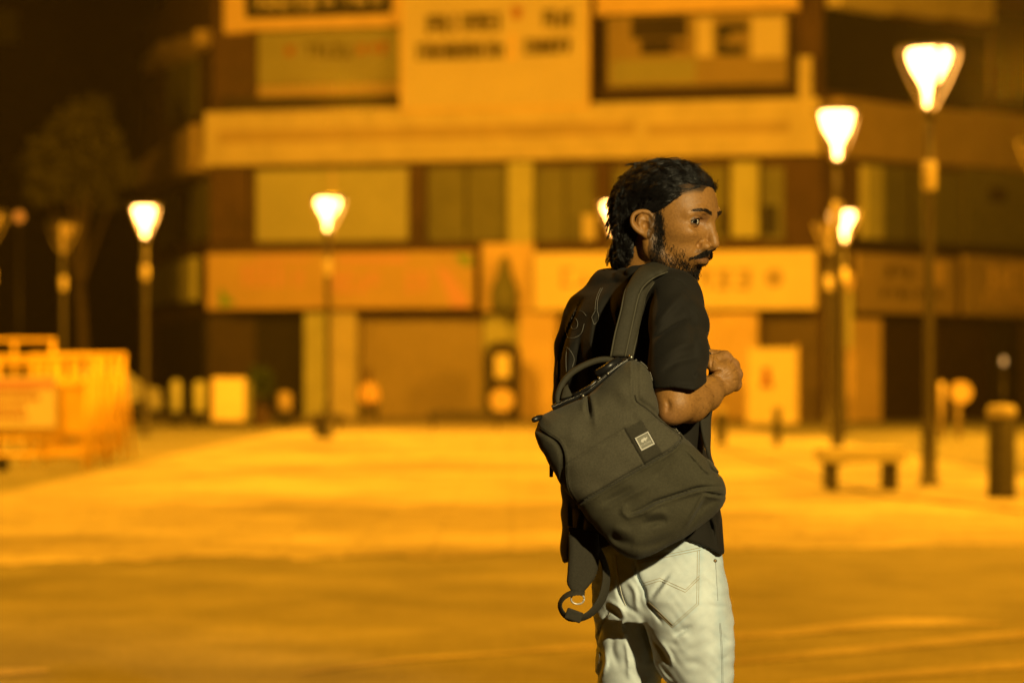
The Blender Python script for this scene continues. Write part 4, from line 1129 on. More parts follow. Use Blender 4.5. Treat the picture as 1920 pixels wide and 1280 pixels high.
# hairline: fine roots starting on the skin and running back over the under layer
def hairline(c):
    fc = facecut(c[:, 0], c[:, 1], c[:, 2]); x, y, z = loc(c)
    return np.exp(-(fc / .010) ** 2) * (z > .005) * near(c)
vh, fh = joined(locks(110, 34, .045, 11, .0035, .6, 203, hairline, .00022, spread=.0060, tight=.8, lock_r=.0016))
rh_ = surf_points(gv, gf, 1500, 207, hairline); Pt, R = strands(rh_, flow, .022, 6, .00018, G, .003, .4, 208, jit=.15)
vg, fg = tubes(Pt, R, 3)
f1 = np.vstack([f1, fh + len(v1), fg + len(v1) + len(vh)]); v1 = np.vstack([v1, vh, vg])
# curly ends at the nape and back, standing off a little
v2, f2 = joined(locks(170, 26, .060, 14, .013, 1.7, 60, lambda c: (((c - HC) @ fw2) < -.040).astype(float) * near(c), .00028, .35, .85, .0035, lambda p, g: flow(p, g) * .5 - up2 * .45, .0017))
roots = surf_points(gv, gf, 1800, 91, near)
Pt, R = keepers(*strands(roots, flow, .045, 8, .00024, G, .004, .5, 92, jit=.05))
va_, fa_ = tubes(Pt, R, 3); f2 = np.vstack([f2, fa_ + len(v2)]); v2 = np.vstack([v2, va_])
# loose hairs
roots = surf_points(gv, gf, 300, 18, lambda c: (((c - HC) @ up2) > -.08).astype(float))
Pt, R = keepers(*strands(roots, flow, .045, 8, .00011, G, .017, .9, 19, .2))
v3, f3 = tubes(Pt, R, 3)
hairv = np.vstack([v1, v2, v3]); hairf = np.vstack([f1, f2 + len(v1), f3 + len(v1) + len(v2)])
hair = mesh_obj('hair', hairv, hairf, MATS['hair_black'], man, True)
bpy.data.objects.remove(cap_o)
mesh_obj('under_layer', gv, gf, MATS['hair_cap'], hair, True).matrix_parent_inverse = (Matrix.Translation(man.location)).inverted() if False else Matrix.Identity(4)

# beard, moustache, brows: short strands on the face
def on_face(n, seed, w):
    return surf_points(hv, hf, n, seed, w)
def beard_w(c):
    x, y, z = loc(c); ay = np.abs(y)
    line = -.048 - .022 * np.clip((x - .02) / .05, 0, 1)
    w = np.clip((line - z) / .016, 0, 1) * (z > -.122) * (x > .0) * (y > -.05)
    w = w * np.where((x > .064) & (z > -.088), .10, 1)                                    # bare round the mouth
    w = np.maximum(w, .9 * (np.clip((.028 - x) / .012, 0, 1) * (x > .006) * (z < .018) * (z > -.09) * (ay > .045) * (y > 0)))
    w = np.maximum(w, .9 * ((np.abs(z + .087) < .006) & (x > .064) & (ay < .011)))
    w[(x < .0)] = 0
    w = w * (.45 + .55 * (z < -.075))
    return np.maximum(w, .20 * np.clip((-.034 - .02 * np.clip((x - .02) / .05, 0, 1) - z) / .008, 0, 1) * (z > -.122) * (x > .01) * (x < .064) * (y > -.02))
dwn = lambda p, g: -up2[None] * 1.0 + fw2[None] * .25 + g.normal(size=p.shape) * .35
Pt, R = strands(on_face(3000, 21, beard_w), dwn, .010, 5, .00028, H, .0030, .9, 22, .6)
v, f_ = tubes(Pt, R, 3); mesh_obj('beard', v, f_, MATS['beard_black'], man, True)
def side_w(c):
    x, y, z = loc(c); return np.exp(-((x - .015 + .08 * np.clip(-.03 - z, 0, 1)) / .0065) ** 2) * np.clip((.030 - z) / .02, 0, 1) * np.clip((z + .075) / .03, 0, 1) * (y > .04) * (x > -.002)
Pt, R = strands(on_face(520, 25, side_w), lambda p, g: -up2[None] * 1.0 - fw2[None] * .1 + g.normal(size=p.shape) * .2, .012, 5, .0003, H, .0022, .5, 26, .8)
v, f_ = tubes(Pt, R, 3); mesh_obj('sideburn', v, f_, MATS['beard_black'], man, True)
Pt, R = strands(on_face(650, 27, lambda c: beard_w(c) * ((loc(c)[2] < -.094) & (loc(c)[0] > .03))), lambda p, g: -up2[None] * 1.0 + fw2[None] * .2, .017, 6, .0005, H, .008, .6, 23, .2)
v4, f4 = tubes(Pt, R, 3)
def mous_w(c):
    x, y, z = loc(c); ay = np.abs(y)
    return (np.abs(z + .0582 + .50 * np.clip(ay - .010, 0, 1)) < (.0044 - .0028 * np.clip((ay - .012) / .02, 0, 1))) * (x > .060) * (ay < .034) * (z > -.080) * (z < -.0525)
Pt, R = strands(on_face(760, 31, lambda c: mous_w(c).astype(float)), lambda p, g: -up2[None] * .9 + rt[None] * (np.sign(loc(p)[1]) * .9)[:, None] + fw2[None] * .1, .010, 5, .00036, H, .003, .3, 32, .7)
v, f_ = tubes(Pt, R, 3); mesh_obj('moustache', v, f_, MATS['beard_black'], man, True)
mesh_obj('chin_beard', v4, f4, MATS['beard_black'], man, True)
for s in (1, -1):
    def brow_w(c, s=s):
        x, y, z = loc(c); t = (s * y - .010) / .042
        zc = .0150 + .006 * np.sin(np.clip(t, 0, 1) * 2.4) - .003 * np.clip(t - .6, 0, 1)
        return ((t > 0) & (t < 1) & (np.abs(z - zc) < .0040 - .0024 * np.clip(t, 0, 1)) & (x > .05)).astype(float)
    Pt, R = strands(on_face(210, 41 + s, brow_w), lambda p, g, s=s: rt[None] * s * .9 - fw2[None] * .4 + up2[None] * .25, .007, 4, .00024, H, .0010, .25, 42, .9)
    v, f_ = tubes(Pt, R, 3); mesh_obj('eyebrow', v, f_, MATS['beard_black'], man, True)

Pt, R = strands(surf_points(av, af, 420, 77, lambda c: ((c[:, 0] > P(1275, 0)[0]) & (c[:, 0] < P(1350, 0)[0])).astype(float)), lambda p, g: T([[.6, .4, -.4]]) + g.normal(size=p.shape) * .4, .010, 4, .00011, A, .002, .3, 78, .8)
v, f_ = tubes(Pt, R, 3); mesh_obj('arm_hair', v, f_, MATS['beard_black'], man, True)

# ------------------------------------------------------------------ shirt
S = Field(P(1020, 1075, .30) - T([.01, .62, .0]), P(1375, 485, .30) + T([.0, .02, .02]), .0034)
S.loft([(530, 1150, 1240, .03, .05), (552, 1098, 1288, .03, .075), (585, 1072, 1300, .03, .10), (640, 1052, 1304, .03, .115), (700, 1046, 1308, .03, .118), (800, 1046, 1314, .03, .118), (860, 1050, 1324, .03, .118), (950, 1055, 1345, .03, .12), (1035, 1055, 1352, .02, .122), (1064, 1055, 1353, .02, .122)], -.42, .02, 2.3)
S.chain([P(1200, 552, .03), P(1150, 556, .08), P(1098, 588, .14)], [.046, .050, .042], .03)
S.chain([P(1212, 540, .0), P(1245, 552, -.04), P(1268, 562, -.075)], [.040, .046, .050], .03)
# left sleeve
S.chain([P(1090, 598, .15), P(1072, 650, .16), P(1069, 760, .16)], [.040, .034, .036], .012)
# right sleeve
SL = Field(S.lo, S.ax[0][-1] * T([1, 0, 0]) + T([0, S.ax[1][-1], S.ax[2][-1]]), .0034)
SL.F[...] = .2
SL.chain([P(1262, 562, -.070), P(1268, 610, -.105), P(1271, 660, -.150), P(1273, 745, -.205)], [.056, .0575, .0565, .0535], .015)
def cuff(x, y, z):
    u = 960 + FPX * x / y; v = HOR - FPX * (z - EYE) / y
    lim = np.interp(u.ravel() if u.shape == v.shape else u.ravel(), [1215, 1235, 1265, 1305, 1318, 1330], [732, 730, 727, 729, 722, 714])
    lim = lim.reshape(u.shape)
    return (v - lim) / FPX * y
SL.op(cuff, SL.lo, SL.lo + SL.h * SL.n, .003, 'and')
SL.carve([([(1232, 722), (1268, 719), (1304, 721), (1320, 712)], 1.6, .0012, False),
          ([(1303, 706), (1308, 698), (1318, 700)], 5, -.004), ([(1300, 712), (1301, 700), (1308, 692)], 3, .004)])
S.F = smin(S.F, SL.F, .010)
# collar band
S.chain([P(1150, 520, .085), P(1166, 516, .02), P(1188, 511, -.02), P(1212, 508, -.03), P(1230, 512, -.01)], [.012, .0125, .0125, .012, .010], .010)
# shirt front edge and hem
def hem(x, y, z):
    u = 960 + FPX * x / y; v = HOR - FPX * (z - EYE) / y
    lim = np.interp(u.ravel(), [1050, 1075, 1100, 1140, 1282, 1350], [1058, 1052, 1040, 1024, 1010, 1037]).reshape(u.shape)
    return (v - lim) / FPX * y
S.op(hem, S.lo, S.lo + S.h * S.n, .003, 'and')
S.carve([
    ([(1092, 560), (1066, 618), (1052, 665), (1050, 710), (1055, 760)], 2.2, 0.0081),          # left armhole / sleeve edge
    ([(1230, 530), (1216, 570), (1210, 620), (1212, 680)], 7, 0.0135),                           # right armhole beside the strap
    ([(1240, 520), (1275, 527), (1296, 550)], 1.4, 0.0022), ([(1276, 535), (1300, 575), (1318, 600)], 1.4, 0.0016),
    ([(1226, 610), (1248, 585), (1285, 548)], 9, -0.0081), ([(1222, 640), (1256, 612), (1296, 590)], 6, 0.0068), ([(1236, 668), (1272, 650), (1312, 640)], 8, -0.0054),
    ([(1240, 700), (1270, 678), (1310, 668)], 6, 0.0054), ([(1288, 560), (1300, 610), (1302, 680)], 6, 0.0041),
    ([(1166, 520), (1146, 560), (1134, 620), (1126, 700)], 8, 0.0081), ([(1140, 530), (1118, 580), (1106, 650), (1100, 720)], 8, -0.0081), ([(1120, 590), (1118, 660), (1116, 740)], 6, 0.0135), ([(1090, 620), (1082, 680), (1080, 740)], 6, 0.0108),
    ([(1150, 560), (1156, 610), (1150, 660)], 6, -0.0081), ([(1072, 620), (1064, 690), (1066, 760)], 5, -0.0054), ([(1108, 640), (1115, 690), (1114, 760)], 3.5, -0.0135), ([(1130, 660), (1134, 720)], 4, 0.0081),
    ([(1150, 505), (1190, 520), (1220, 512)], 2.0, 0.0027), ([(1070, 940), (1072, 1000), (1068, 1056)], 3, 0.0081), ([(1100, 940), (1090, 990), (1096, 1030)], 4, 0.0068), ([(1310, 800), (1326, 840), (1340, 920)], 2, 0.0054),
    ([(1320, 960), (1340, 1000)], 4, 0.0054), ([(1335, 960), (1346, 1020)], 3, -0.0041)], ymax=DP + .2)
S.displace(lambda x, y, z: .0016 * np.sin(38 * x + 22 * z + 3 * np.sin(30 * z)) + .0012 * np.sin(70 * z - 50 * x + 2 * np.sin(41 * x + 20 * y)))
sv, sf = S.mesh()
shirt = mesh_obj('shirt', sv, sf, MATS['shirt_black'], man, True)
shirt_bv = bvh_of(sv, sf)
def drape_tubes(bv, polys, r, sides=5, off=.0006, smooth=True):
    mb = MB()
    for q in polys:
        p = drape(bv, q, off, 3.0, smooth)
        if len(p) > 2: mb.tube(p, r, sides)
    return mb
cr = lambda pts: [(1030 + a / 4.571, 500 + b / 4.571) for a, b in pts]
emb = [cr([(160, 605), (165, 540), (190, 450), (215, 400), (245, 378), (285, 385), (318, 420)]), cr([(300, 490), (275, 570), (220, 608), (155, 612)]),
       cr([(190, 480), (205, 448), (228, 446), (245, 480), (238, 520), (210, 535), (192, 520), (190, 480)]),
       cr([(152, 575), (135, 625), (120, 692)]), cr([(122, 695), (150, 690), (168, 704)]), cr([(150, 572), (156, 605)]),
       cr([(440, 185), (405, 270), (392, 370)]), cr([(458, 180), (420, 270), (410, 375)]), cr([(396, 376), (372, 420), (366, 436), (382, 495)]), cr([(382, 495), (410, 470), (424, 425), (410, 376)]),
       cr([(105, 735), (97, 760), (100, 790), (110, 830)]), cr([(168, 700), (200, 750), (212, 800), (195, 860)]), cr([(150, 700), (145, 790), (148, 900)])]
mb = drape_tubes(shirt_bv, emb, .00042); mesh_obj('embroidery', mb.v, mb.f, MATS['thread'], shirt, True).matrix_parent_inverse = Matrix.Identity(4)
shift = Matrix.Identity(4)

# ------------------------------------------------------------------ jeans
J = Field(P(1085, 1400, .30) - T([.02, .55, .40]), P(1400, 985, .30) + T([.02, .0, .0]), .0034)
J.loft([(985, 1112, 1344, .01, .105), (1040, 1112, 1350, .01, .112), (1090, 1112, 1359, .01, .120), (1130, 1113, 1366, .01, .118), (1160, 1116, 1371, .0, .10)], -.30, .02, 2.2)
J.loft([(1025, 1205, 1335, -.02, .03), (1055, 1195, 1350, -.035, .07), (1085, 1190, 1358, -.043, .097), (1120, 1192, 1365, -.045, .105), (1160, 1203, 1372, -.045, .105), (1200, 1213, 1376, -.045, .100), (1240, 1227, 1376, -.042, .093), (1285, 1256, 1373, -.04, .085), (1400, 1262, 1366, -.03, .072), (1720, 1268, 1366, -.02, .070)], -.15, .012, 2.2)
J.loft([(1030, 1125, 1205, .07, .03), (1060, 1114, 1212, .08, .06), (1090, 1112, 1215, .085, .08), (1130, 1113, 1222, .085, .085), (1200, 1117, 1232, .085, .085), (1285, 1118, 1240, .085, .08), (1400, 1124, 1236, .09, .072), (1720, 1134, 1232, .10, .07)], -.15, .012, 2.2)
pk = [(1194, 1051), (1313, 1029), (1310, 1131), (1262, 1175), (1214, 1130), (1200, 1094)]
def pocket(x, y, z):
    u = 960 + FPX * x / y; v = HOR - FPX * (z - EYE) / y
    d, _ = polydist(u, v, T(pk + [pk[0]], float)); ins = inpoly(u, v, pk)
    return -np.where(ins, np.clip(d / 2.5, 0, 1) * .0018, 0) * (y < DP - .02)
J.displace(pocket)
c4 = lambda pts: [(1000 + a / 3.369, 900 + b / 3.369) for a, b in pts]
J.carve([
    (c4([(640, 500), (655, 600), (700, 690), (715, 770)]), 2.55, 0.0085), (c4([(860, 585), (800, 660), (735, 740)]), 4.67, 0.0055), (c4([(875, 600), (815, 690), (760, 760)]), 4.25, -0.0037),
    (c4([(720, 770), (770, 840), (815, 905)]), 2.12, 0.0055), (c4([(880, 985), (940, 950), (1010, 915)]), 5.10, 0.0055), (c4([(900, 1010), (980, 970)]), 4.25, -0.0027),
    (c4([(525, 600), (540, 700), (585, 790), (660, 840)]), 4.25, 0.0073), (c4([(600, 640), (640, 700), (655, 820)]), 5.10, -0.0064), (c4([(690, 860), (720, 1000), (770, 1120)]), 5.95, 0.0046),
    (c4([(740, 990), (800, 1060), (850, 1150)]), 4.25, 0.0055), (c4([(800, 1020), (860, 1100), (880, 1180)]), 3.40, -0.0041), (c4([(760, 1150), (830, 1240), (890, 1290)]), 5.10, -0.0046),
    (c4([(820, 1010), (900, 1040), (960, 1035)]), 5.95, 0.0022), (c4([(1060, 560), (1120, 640), (1180, 660)]), 4.25, 0.0022), (c4([(1080, 700), (1150, 730), (1210, 725)]), 3.40, 0.0020), (c4([(1090, 780), (1160, 800), (1230, 790)]), 3.40, 0.0017),
    (c4([(1180, 960), (1220, 1010), (1260, 1020)]), 3.40, 0.0017), (c4([(1190, 1130), (1230, 1110)]), 4.25, 0.0018), (c4([(900, 1180), (1000, 1150), (1100, 1180)]), 7.65, 0.0022),
    (c4([(470, 760), (540, 800), (575, 860)]), 4.25, -0.0073), (c4([(460, 790), (520, 840), (556, 880)]), 3.40, 0.0055), (c4([(575, 870), (560, 930), (590, 1000)]), 4.25, -0.0055), (c4([(480, 830), (430, 920), (400, 1020)]), 2.21, 0.0073),
    (c4([(395, 1030), (430, 1075), (440, 1130)]), 3.40, 0.0055), (c4([(440, 1140), (420, 1200), (400, 1270)]), 4.25, 0.0055), (c4([(450, 1080), (460, 1150), (430, 1240)]), 4.25, -0.0046), (c4([(580, 1010), (600, 1120), (605, 1260)]), 4.25, -0.0046), (c4([(520, 940), (500, 1060), (540, 1180)]), 5.95, 0.0037),
    (c4([(470, 480), (480, 560), (500, 640)]), 4.25, 0.0037), (c4([(1020, 420), (900, 450), (760, 470)]), 1.53, 0.0015), (c4([(660, 520), (800, 490), (1050, 440)]), 1.19, 0.0015, False)], ymax=DP + .2)
J.displace(lambda x, y, z: .0006 * np.sin(90 * z + 40 * x + 3 * np.sin(31 * x - 22 * z)) + .0008 * np.sin(55 * x - 48 * z + 2 * np.sin(60 * z)) + .0003 * np.sin(240 * z + 130 * x + 3 * np.sin(80 * x)))
jv, jf = J.mesh()
# lower legs, coarse, below the picture
LG = Field(T([.15, 4.5, .02]), T([.50, 5.0, .62]), .008)
LG.loft([(1285, 1256, 1373, -.04, .085), (1400, 1262, 1366, -.03, .072), (1700, 1268, 1366, -.02, .070), (1880, 1262, 1376, -.02, .075), (1915, 1260, 1380, -.02, .08)], -.15, .01, 2.2)
LG.loft([(1285, 1118, 1240, .085, .08), (1400, 1124, 1236, .09, .072), (1700, 1134, 1232, .10, .07), (1880, 1128, 1242, .10, .075), (1915, 1126, 1246, .10, .08)], -.15, .01, 2.2)
lv, lf = LG.mesh()
jall = np.vstack([jv, lv]); jfa = np.vstack([jf, lf + len(jv)])
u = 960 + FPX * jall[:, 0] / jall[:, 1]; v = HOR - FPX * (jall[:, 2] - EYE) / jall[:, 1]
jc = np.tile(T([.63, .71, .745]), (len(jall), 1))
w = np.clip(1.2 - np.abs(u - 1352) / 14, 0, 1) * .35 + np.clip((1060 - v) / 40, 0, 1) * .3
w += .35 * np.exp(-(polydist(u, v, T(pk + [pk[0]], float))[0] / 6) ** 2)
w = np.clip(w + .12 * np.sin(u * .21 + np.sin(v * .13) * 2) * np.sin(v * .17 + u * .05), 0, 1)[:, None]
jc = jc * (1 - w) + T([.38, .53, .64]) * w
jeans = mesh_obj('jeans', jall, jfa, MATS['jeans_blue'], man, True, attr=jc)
jeans_bv = bvh_of(jv, jf)
def sub(name, mb, m, par, smooth=True):
    o = mesh_obj(name, mb.v, mb.f, m, par, smooth); o.matrix_parent_inverse = Matrix.Identity(4); return o
st = [c4([(690, 668), (800, 634), (960, 706), (1050, 620)]), c4([(692, 650), (800, 618), (962, 690), (1050, 602)])]
mb = drape_tubes(jeans_bv, st + [c4([(655, 524), (1055, 440)]), c4([(655, 508), (1055, 424)]), c4([(1048, 440), (1044, 778)]), c4([(1036, 445), (1032, 775)]), c4([(1046, 780), (880, 928), (718, 770)]), c4([(1034, 775), (880, 912), (728, 765)])], .00055, 4, .0003, False)
sub('pocket_stitching', mb, MATS['stitch_tan'], jeans)
mb = drape_tubes(jeans_bv, [c4([(1150, 520), (1158, 640), (1165, 760)]), c4([(1175, 900), (1186, 1080), (1190, 1278)]), c4([(1182, 900), (1194, 1080), (1198, 1278)])], .0007, 4, .0003)
sub('seam_stitching', mb, MATS['stitch_grey'], jeans)
mb = drape_tubes(jeans_bv, [c4([(518, 470), (530, 560), (555, 700), (585, 792)])], .0013, 5, .0004); sub('back_seam', mb, MATS['jeans_blue'] if False else mat('jeans_pale', (.62, .62, .55), .9), jeans)
mb = drape_tubes(jeans_bv, [c4([(488, 832), (440, 915), (404, 1018)])], .0009, 4, .0004); sub('pocket_edge', mb, MATS['jeans_pale'], jeans)
pt = drape(jeans_bv, [(1340, 1051), (1341, 1052)], .001)
if len(pt):
    mb = MB(); mb.lathe([(.0005, -.0035), (.0032, -.002), (.004, 0), (.0032, .002), (.0005, .0035)], 10, tuple(pt[0])); sub('rivet', mb, MATS['brass'], jeans)
# shoes
for cx, cy in ((.345, 4.63), (.228, 4.80)):
    K = Field(T([cx - .12, cy - .12, -.01]), T([cx + .24, cy + .24, .14]), .006)
    K.chain([T([cx - .02, cy - .02, .055]), T([cx + .06, cy + .06, .045]), T([cx + .13, cy + .13, .035])], [.045, .045, .036], .02); K.chain([T([cx, cy, .06]), T([cx, cy, .11])], [.04, .042], .02)
    K.op(lambda x, y, z: .022 - z + 0 * x + 0 * y, K.lo, K.lo + K.h * K.n, .002, 'and'); kv, kf = K.mesh(); sh = mesh_obj('shoe', kv, kf, MATS['sneaker'], man, True)
    K = Field(T([cx - .12, cy - .12, -.02]), T([cx + .24, cy + .24, .06]), .006)
    K.chain([T([cx - .02, cy - .02, .02]), T([cx + .06, cy + .06, .02]), T([cx + .13, cy + .13, .02])], [.05, .049, .041], .01)
    K.op(lambda x, y, z: np.abs(z - .012) - .012 + 0 * x + 0 * y, K.lo, K.lo + K.h * K.n, .002, 'and'); kv, kf = K.mesh(); mesh_obj('sole', kv, kf, MATS['sole'], sh, True).matrix_parent_inverse = Matrix.Identity(4)
# ================================================================== BACKPACK ON HIS SHOULDER
mat('bag_fabric', (.06, .06, .06), .82, attr=True, var=.24, vscale=330, bump=.6, bscale=800, sheen=.05, spec=.3)
mat('bag_trim', (.034, .030, .018), .75, .2, 300, .4, 900, spec=.3)
mat('bag_fabric2', (.062, .055, .034), .85)
mat('webbing', (.034, .030, .020), .8, .2, 300, .5, 1200, spec=.3)
mat('bag_plastic', (.012, .012, .012), .35)
mat('steel', (.62, .60, .55), .35, metal=.35)
mat('steel_face', (.20, .195, .16), .4, metal=.3)
mat('zip_metal', (.28, .26, .22), .35, metal=.9)
bag = empty('backpack', P(1185, 860, -.2), 'charcoal fabric backpack with a square metal badge hanging from one shoulder', 'backpack')
c3 = lambda pts: [(980 + a / 4.0, 640 + b / 4.0) for a, b in pts]
outline = c3([(150, 556), (112, 632), (95, 680), (104, 745), (150, 842), (230, 980), (330, 1130), (412, 1225)]) + [(1113, 986), (1142, 1019), (1166, 1040), (1190, 1048.5), (1208, 1045), (1237, 1030), (1282, 1009), (1320, 981), (1353, 948), (1360, 918), (1356, 900)] + \
    c3([(1450, 935), (1375, 865), (1290, 790), (1190, 680), (1090, 600), (1015, 500), (972, 290), (930, 190), (880, 148), (820, 130), (740, 175), (640, 262), (500, 392), (380, 452), (240, 500)])
outline = T(outline, float)
out_s = catmull(np.vstack([outline, outline[:1]]), 3)
Gb = Field(P(992, 1060, -.10) - T([.01, .22, .0]), P(1372, 660, -.10) + T([.0, .02, .0]), .0024)
YC, HH, RR = DP - .205, .056, .047
def bagf(x, y, z):
    # distance to the outline in the plane of the bag
    x2 = x[:, :, :1] if x.ndim == 3 else x
    U = 960 + FPX * (x[:, 0, 0][:, None]) / YC; Vv = HOR - FPX * (z[0, 0, :][None, :] - EYE) / YC
    U, Vv = np.broadcast_arrays(U, Vv)
    d, _ = polydist(U.ravel(), Vv.ravel(), out_s); ins = inpoly(U.ravel(), Vv.ravel(), out_s)
    d2 = (np.where(ins, -d, d) / FPX * YC).reshape(U.shape)[:, None, :]
    thick = HH + .012 * np.clip(-d2 / .10, 0, 1) - .0 * y
    qx = d2 + RR; qw = np.abs(y - YC) - thick + RR
    return np.minimum(np.maximum(qx, qw), 0) + np.sqrt(np.maximum(qx, 0) ** 2 + np.maximum(qw, 0) ** 2) - RR
Gb.op(bagf, Gb.lo + .03, Gb.lo + Gb.h * Gb.n - .03, 0.0)
left_pipe = c3([(112, 640), (190, 692), (262, 740), (300, 800), (318, 880), (320, 1000), (340, 1110), (412, 1222)])
right_pipe = c3([(825, 150), (828, 280), (832, 400), (852, 452), (925, 505), (1025, 595), (1130, 672), (1182, 715), (1178, 745)])
Gb.carve([
    (left_pipe, 1.7, .0036, False), ([(a + 3.2, b + .5) for a, b in left_pipe], 2.0, -.0020, False), ([(a - 5, b + 1) for a, b in left_pipe], 5, .004, False),
    (right_pipe, 1.6, .0034, False), ([(a - 3.2, b + .8) for a, b in right_pipe], 2.0, -.0018, False), ([(a + 6, b - 1) for a, b in right_pipe], 6, .006, False),
    (c3([(322, 930), (540, 790), (760, 660)]), 1.6, .0040, False), (c3([(326, 940), (546, 800), (764, 670)]), 2.0, -.0010, False), (c3([(757, 655), (830, 620), (890, 588)]), 1.2, .0022, False),
    (c3([(760, 660), (840, 800), (912, 922)]), 1.6, .0050, False), (c3([(754, 664), (834, 804), (906, 926)]), 1.6, -.0012, False),
    (c3([(412, 1222), (480, 1175), (600, 1108), (760, 1012), (912, 926), (1000, 875), (1100, 818), (1180, 748)]), 2.2, .0110, False),
    (c3([(420, 1240), (610, 1124), (920, 944), (1110, 836), (1190, 762)]), 3.0, -.0036, False),
    ([(1102, 742), (1104, 762), (1105, 784)], 3.0, .013), ([(1110, 745), (1114, 770), (1116, 800)], 5, -.004), ([(1094, 745), (1092, 775)], 5, -.003),
    (c3([(840, 480), (850, 540), (860, 600)]), 5, -.002), (c3([(850, 460), (840, 560), (880, 640)]), 6, .003), (c3([(700, 300), (760, 420), (800, 520)]), 12, -.003),
    (c3([(440, 520), (380, 640), (360, 800)]), 12, -.003), (c3([(520, 600), (480, 720)]), 10, .003),
    (c4([(600, 215), (680, 185), (760, 140), (830, 115), (940, 80), (1050, 48), (1200, 42)]), 3.0, 0.0128), (c4([(600, 235), (690, 205), (780, 160), (840, 135)]), 4.5, -0.0083),
    (c4([(850, 132), (950, 98), (1060, 66), (1195, 58)]), 4.5, -0.0060), (c4([(590, 150), (570, 200), (620, 240)]), 6, -0.0060),
    (c4([(960, 285), (1020, 190), (1080, 85)]), 3.5, -0.0067), (c4([(985, 290), (1045, 195), (1100, 100)]), 4, 0.0060), (c4([(1075, 78), (1140, 90), (1207, 98)]), 2.2, 0.0090), (c4([(1080, 95), (1140, 106), (1200, 116)]), 4, -0.0045),
    (c4([(700, 225), (800, 200), (840, 225)]), 7, -0.0075), (c4([(680, 280), (780, 260), (850, 250)]), 7, 0.0090), (c4([(480, 330), (540, 380), (640, 400)]), 9, 0.0090), (c4([(500, 300), (620, 330)]), 8, -0.0045),
    (c4([(430, 150), (560, 90), (640, 40)]), 7, 0.0067), (c4([(440, 180), (600, 100), (760, 20)]), 6, -0.0045), (c4([(620, 430), (760, 400), (900, 340)]), 8, 0.0045),
    (c4([(1040, 200), (1100, 150), (1160, 120)]), 6, 0.0045), (c3([(1180, 790), (1290, 900), (1345, 965), (1400, 1010)]), 2.2, 0.0045), (c3([(1240, 820), (1330, 930), (1420, 1000)]), 4, -0.0045),
    (c3([(1370, 880), (1420, 960), (1500, 1010)]), 2.2, 0.0060), (c3([(1310, 1010), (1400, 1000)]), 4, 0.0045), (c3([(1140, 850), (1060, 960), (960, 1010)]), 8, 0.0045), (c3([(900, 640), (1010, 600)]), 8, 0.0030)], ymax=YC + .02, w=.02)
Gb.displace(lambda x, y, z: .0012 * np.sin(45 * x + 30 * z + 2 * np.sin(40 * z)) + .0007 * np.sin(110 * z - 70 * x + 2 * np.sin(60 * x)), .02)
gv_, gf_ = Gb.mesh()
U = 960 + FPX * gv_[:, 0] / gv_[:, 1]; Vv = HOR - FPX * (gv_[:, 2] - EYE) / gv_[:, 1]
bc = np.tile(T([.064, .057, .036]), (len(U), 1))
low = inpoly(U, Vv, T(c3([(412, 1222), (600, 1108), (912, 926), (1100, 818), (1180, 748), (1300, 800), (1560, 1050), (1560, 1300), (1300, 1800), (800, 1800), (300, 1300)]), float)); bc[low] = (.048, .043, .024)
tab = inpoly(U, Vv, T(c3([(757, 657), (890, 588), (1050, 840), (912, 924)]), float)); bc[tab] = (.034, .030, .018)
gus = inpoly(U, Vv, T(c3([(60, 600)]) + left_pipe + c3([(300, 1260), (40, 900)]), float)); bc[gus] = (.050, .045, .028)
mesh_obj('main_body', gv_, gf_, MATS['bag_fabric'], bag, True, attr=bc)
bag_bv = bvh_of(gv_, gf_)

def ribbon(Lp, Rp, th, per=8, n=12, pw=3.0):
    """Lp, Rp: (px, py, dy) edge polylines; padded strap between them"""
    A_ = catmull([P(*q) for q in Lp], per); B_ = catmull([P(*q) for q in Rp], per)
    th = np.interp(np.linspace(0, 1, len(A_)), np.linspace(0, 1, len(np.atleast_1d(th))), np.atleast_1d(th)) if np.ndim(th) else np.full(len(A_), th)
    c = (A_ + B_) / 2; w = (B_ - A_) / 2; t = np.gradient(c, axis=0); t /= np.linalg.norm(t, axis=1, keepdims=True)
    N = np.cross(t, w); N /= np.linalg.norm(N, axis=1, keepdims=True) + 1e-9
    a = np.arange(n) * 2 * math.pi / n
    ca = np.sign(np.cos(a)) * np.abs(np.cos(a)) ** (2 / pw); sa = np.sign(np.sin(a)) * np.abs(np.sin(a)) ** (2 / pw)
    V = c[:, None, :] + w[:, None, :] * ca[None, :, None] + N[:, None, :] * sa[None, :, None] * th[:, None, None]
    m = len(c); V = V.reshape(-1, 3)
    i = np.arange(m - 1)[:, None] * n; k = np.arange(n)[None]; k2 = (k + 1) % n
    f = np.stack([i + k, i + k2, i + n + k2, i + n + k], -1).reshape(-1, 4)
    fs = [tuple(q) for q in f] + [tuple(range(n))[::-1], tuple((m - 1) * n + q for q in range(n))]
    mb = MB(); mb.add(V, fs); return mb
def sd(px, py, off=.012):      # depth of the shirt surface at a pixel
    d = (Vector(W(px, py, 5.0)) - CAM).normalized(); h = shirt_bv.ray_cast(CAM, d)
    return (h[0].y - DP - off) if h[0] is not None else None
def edge_on_shirt(pts, dflt):
    o = []
    for (u, v), d in zip(pts, dflt):
        q = sd(u, v); o.append((u, v, min(d, q) if q is not None else d))
    return o
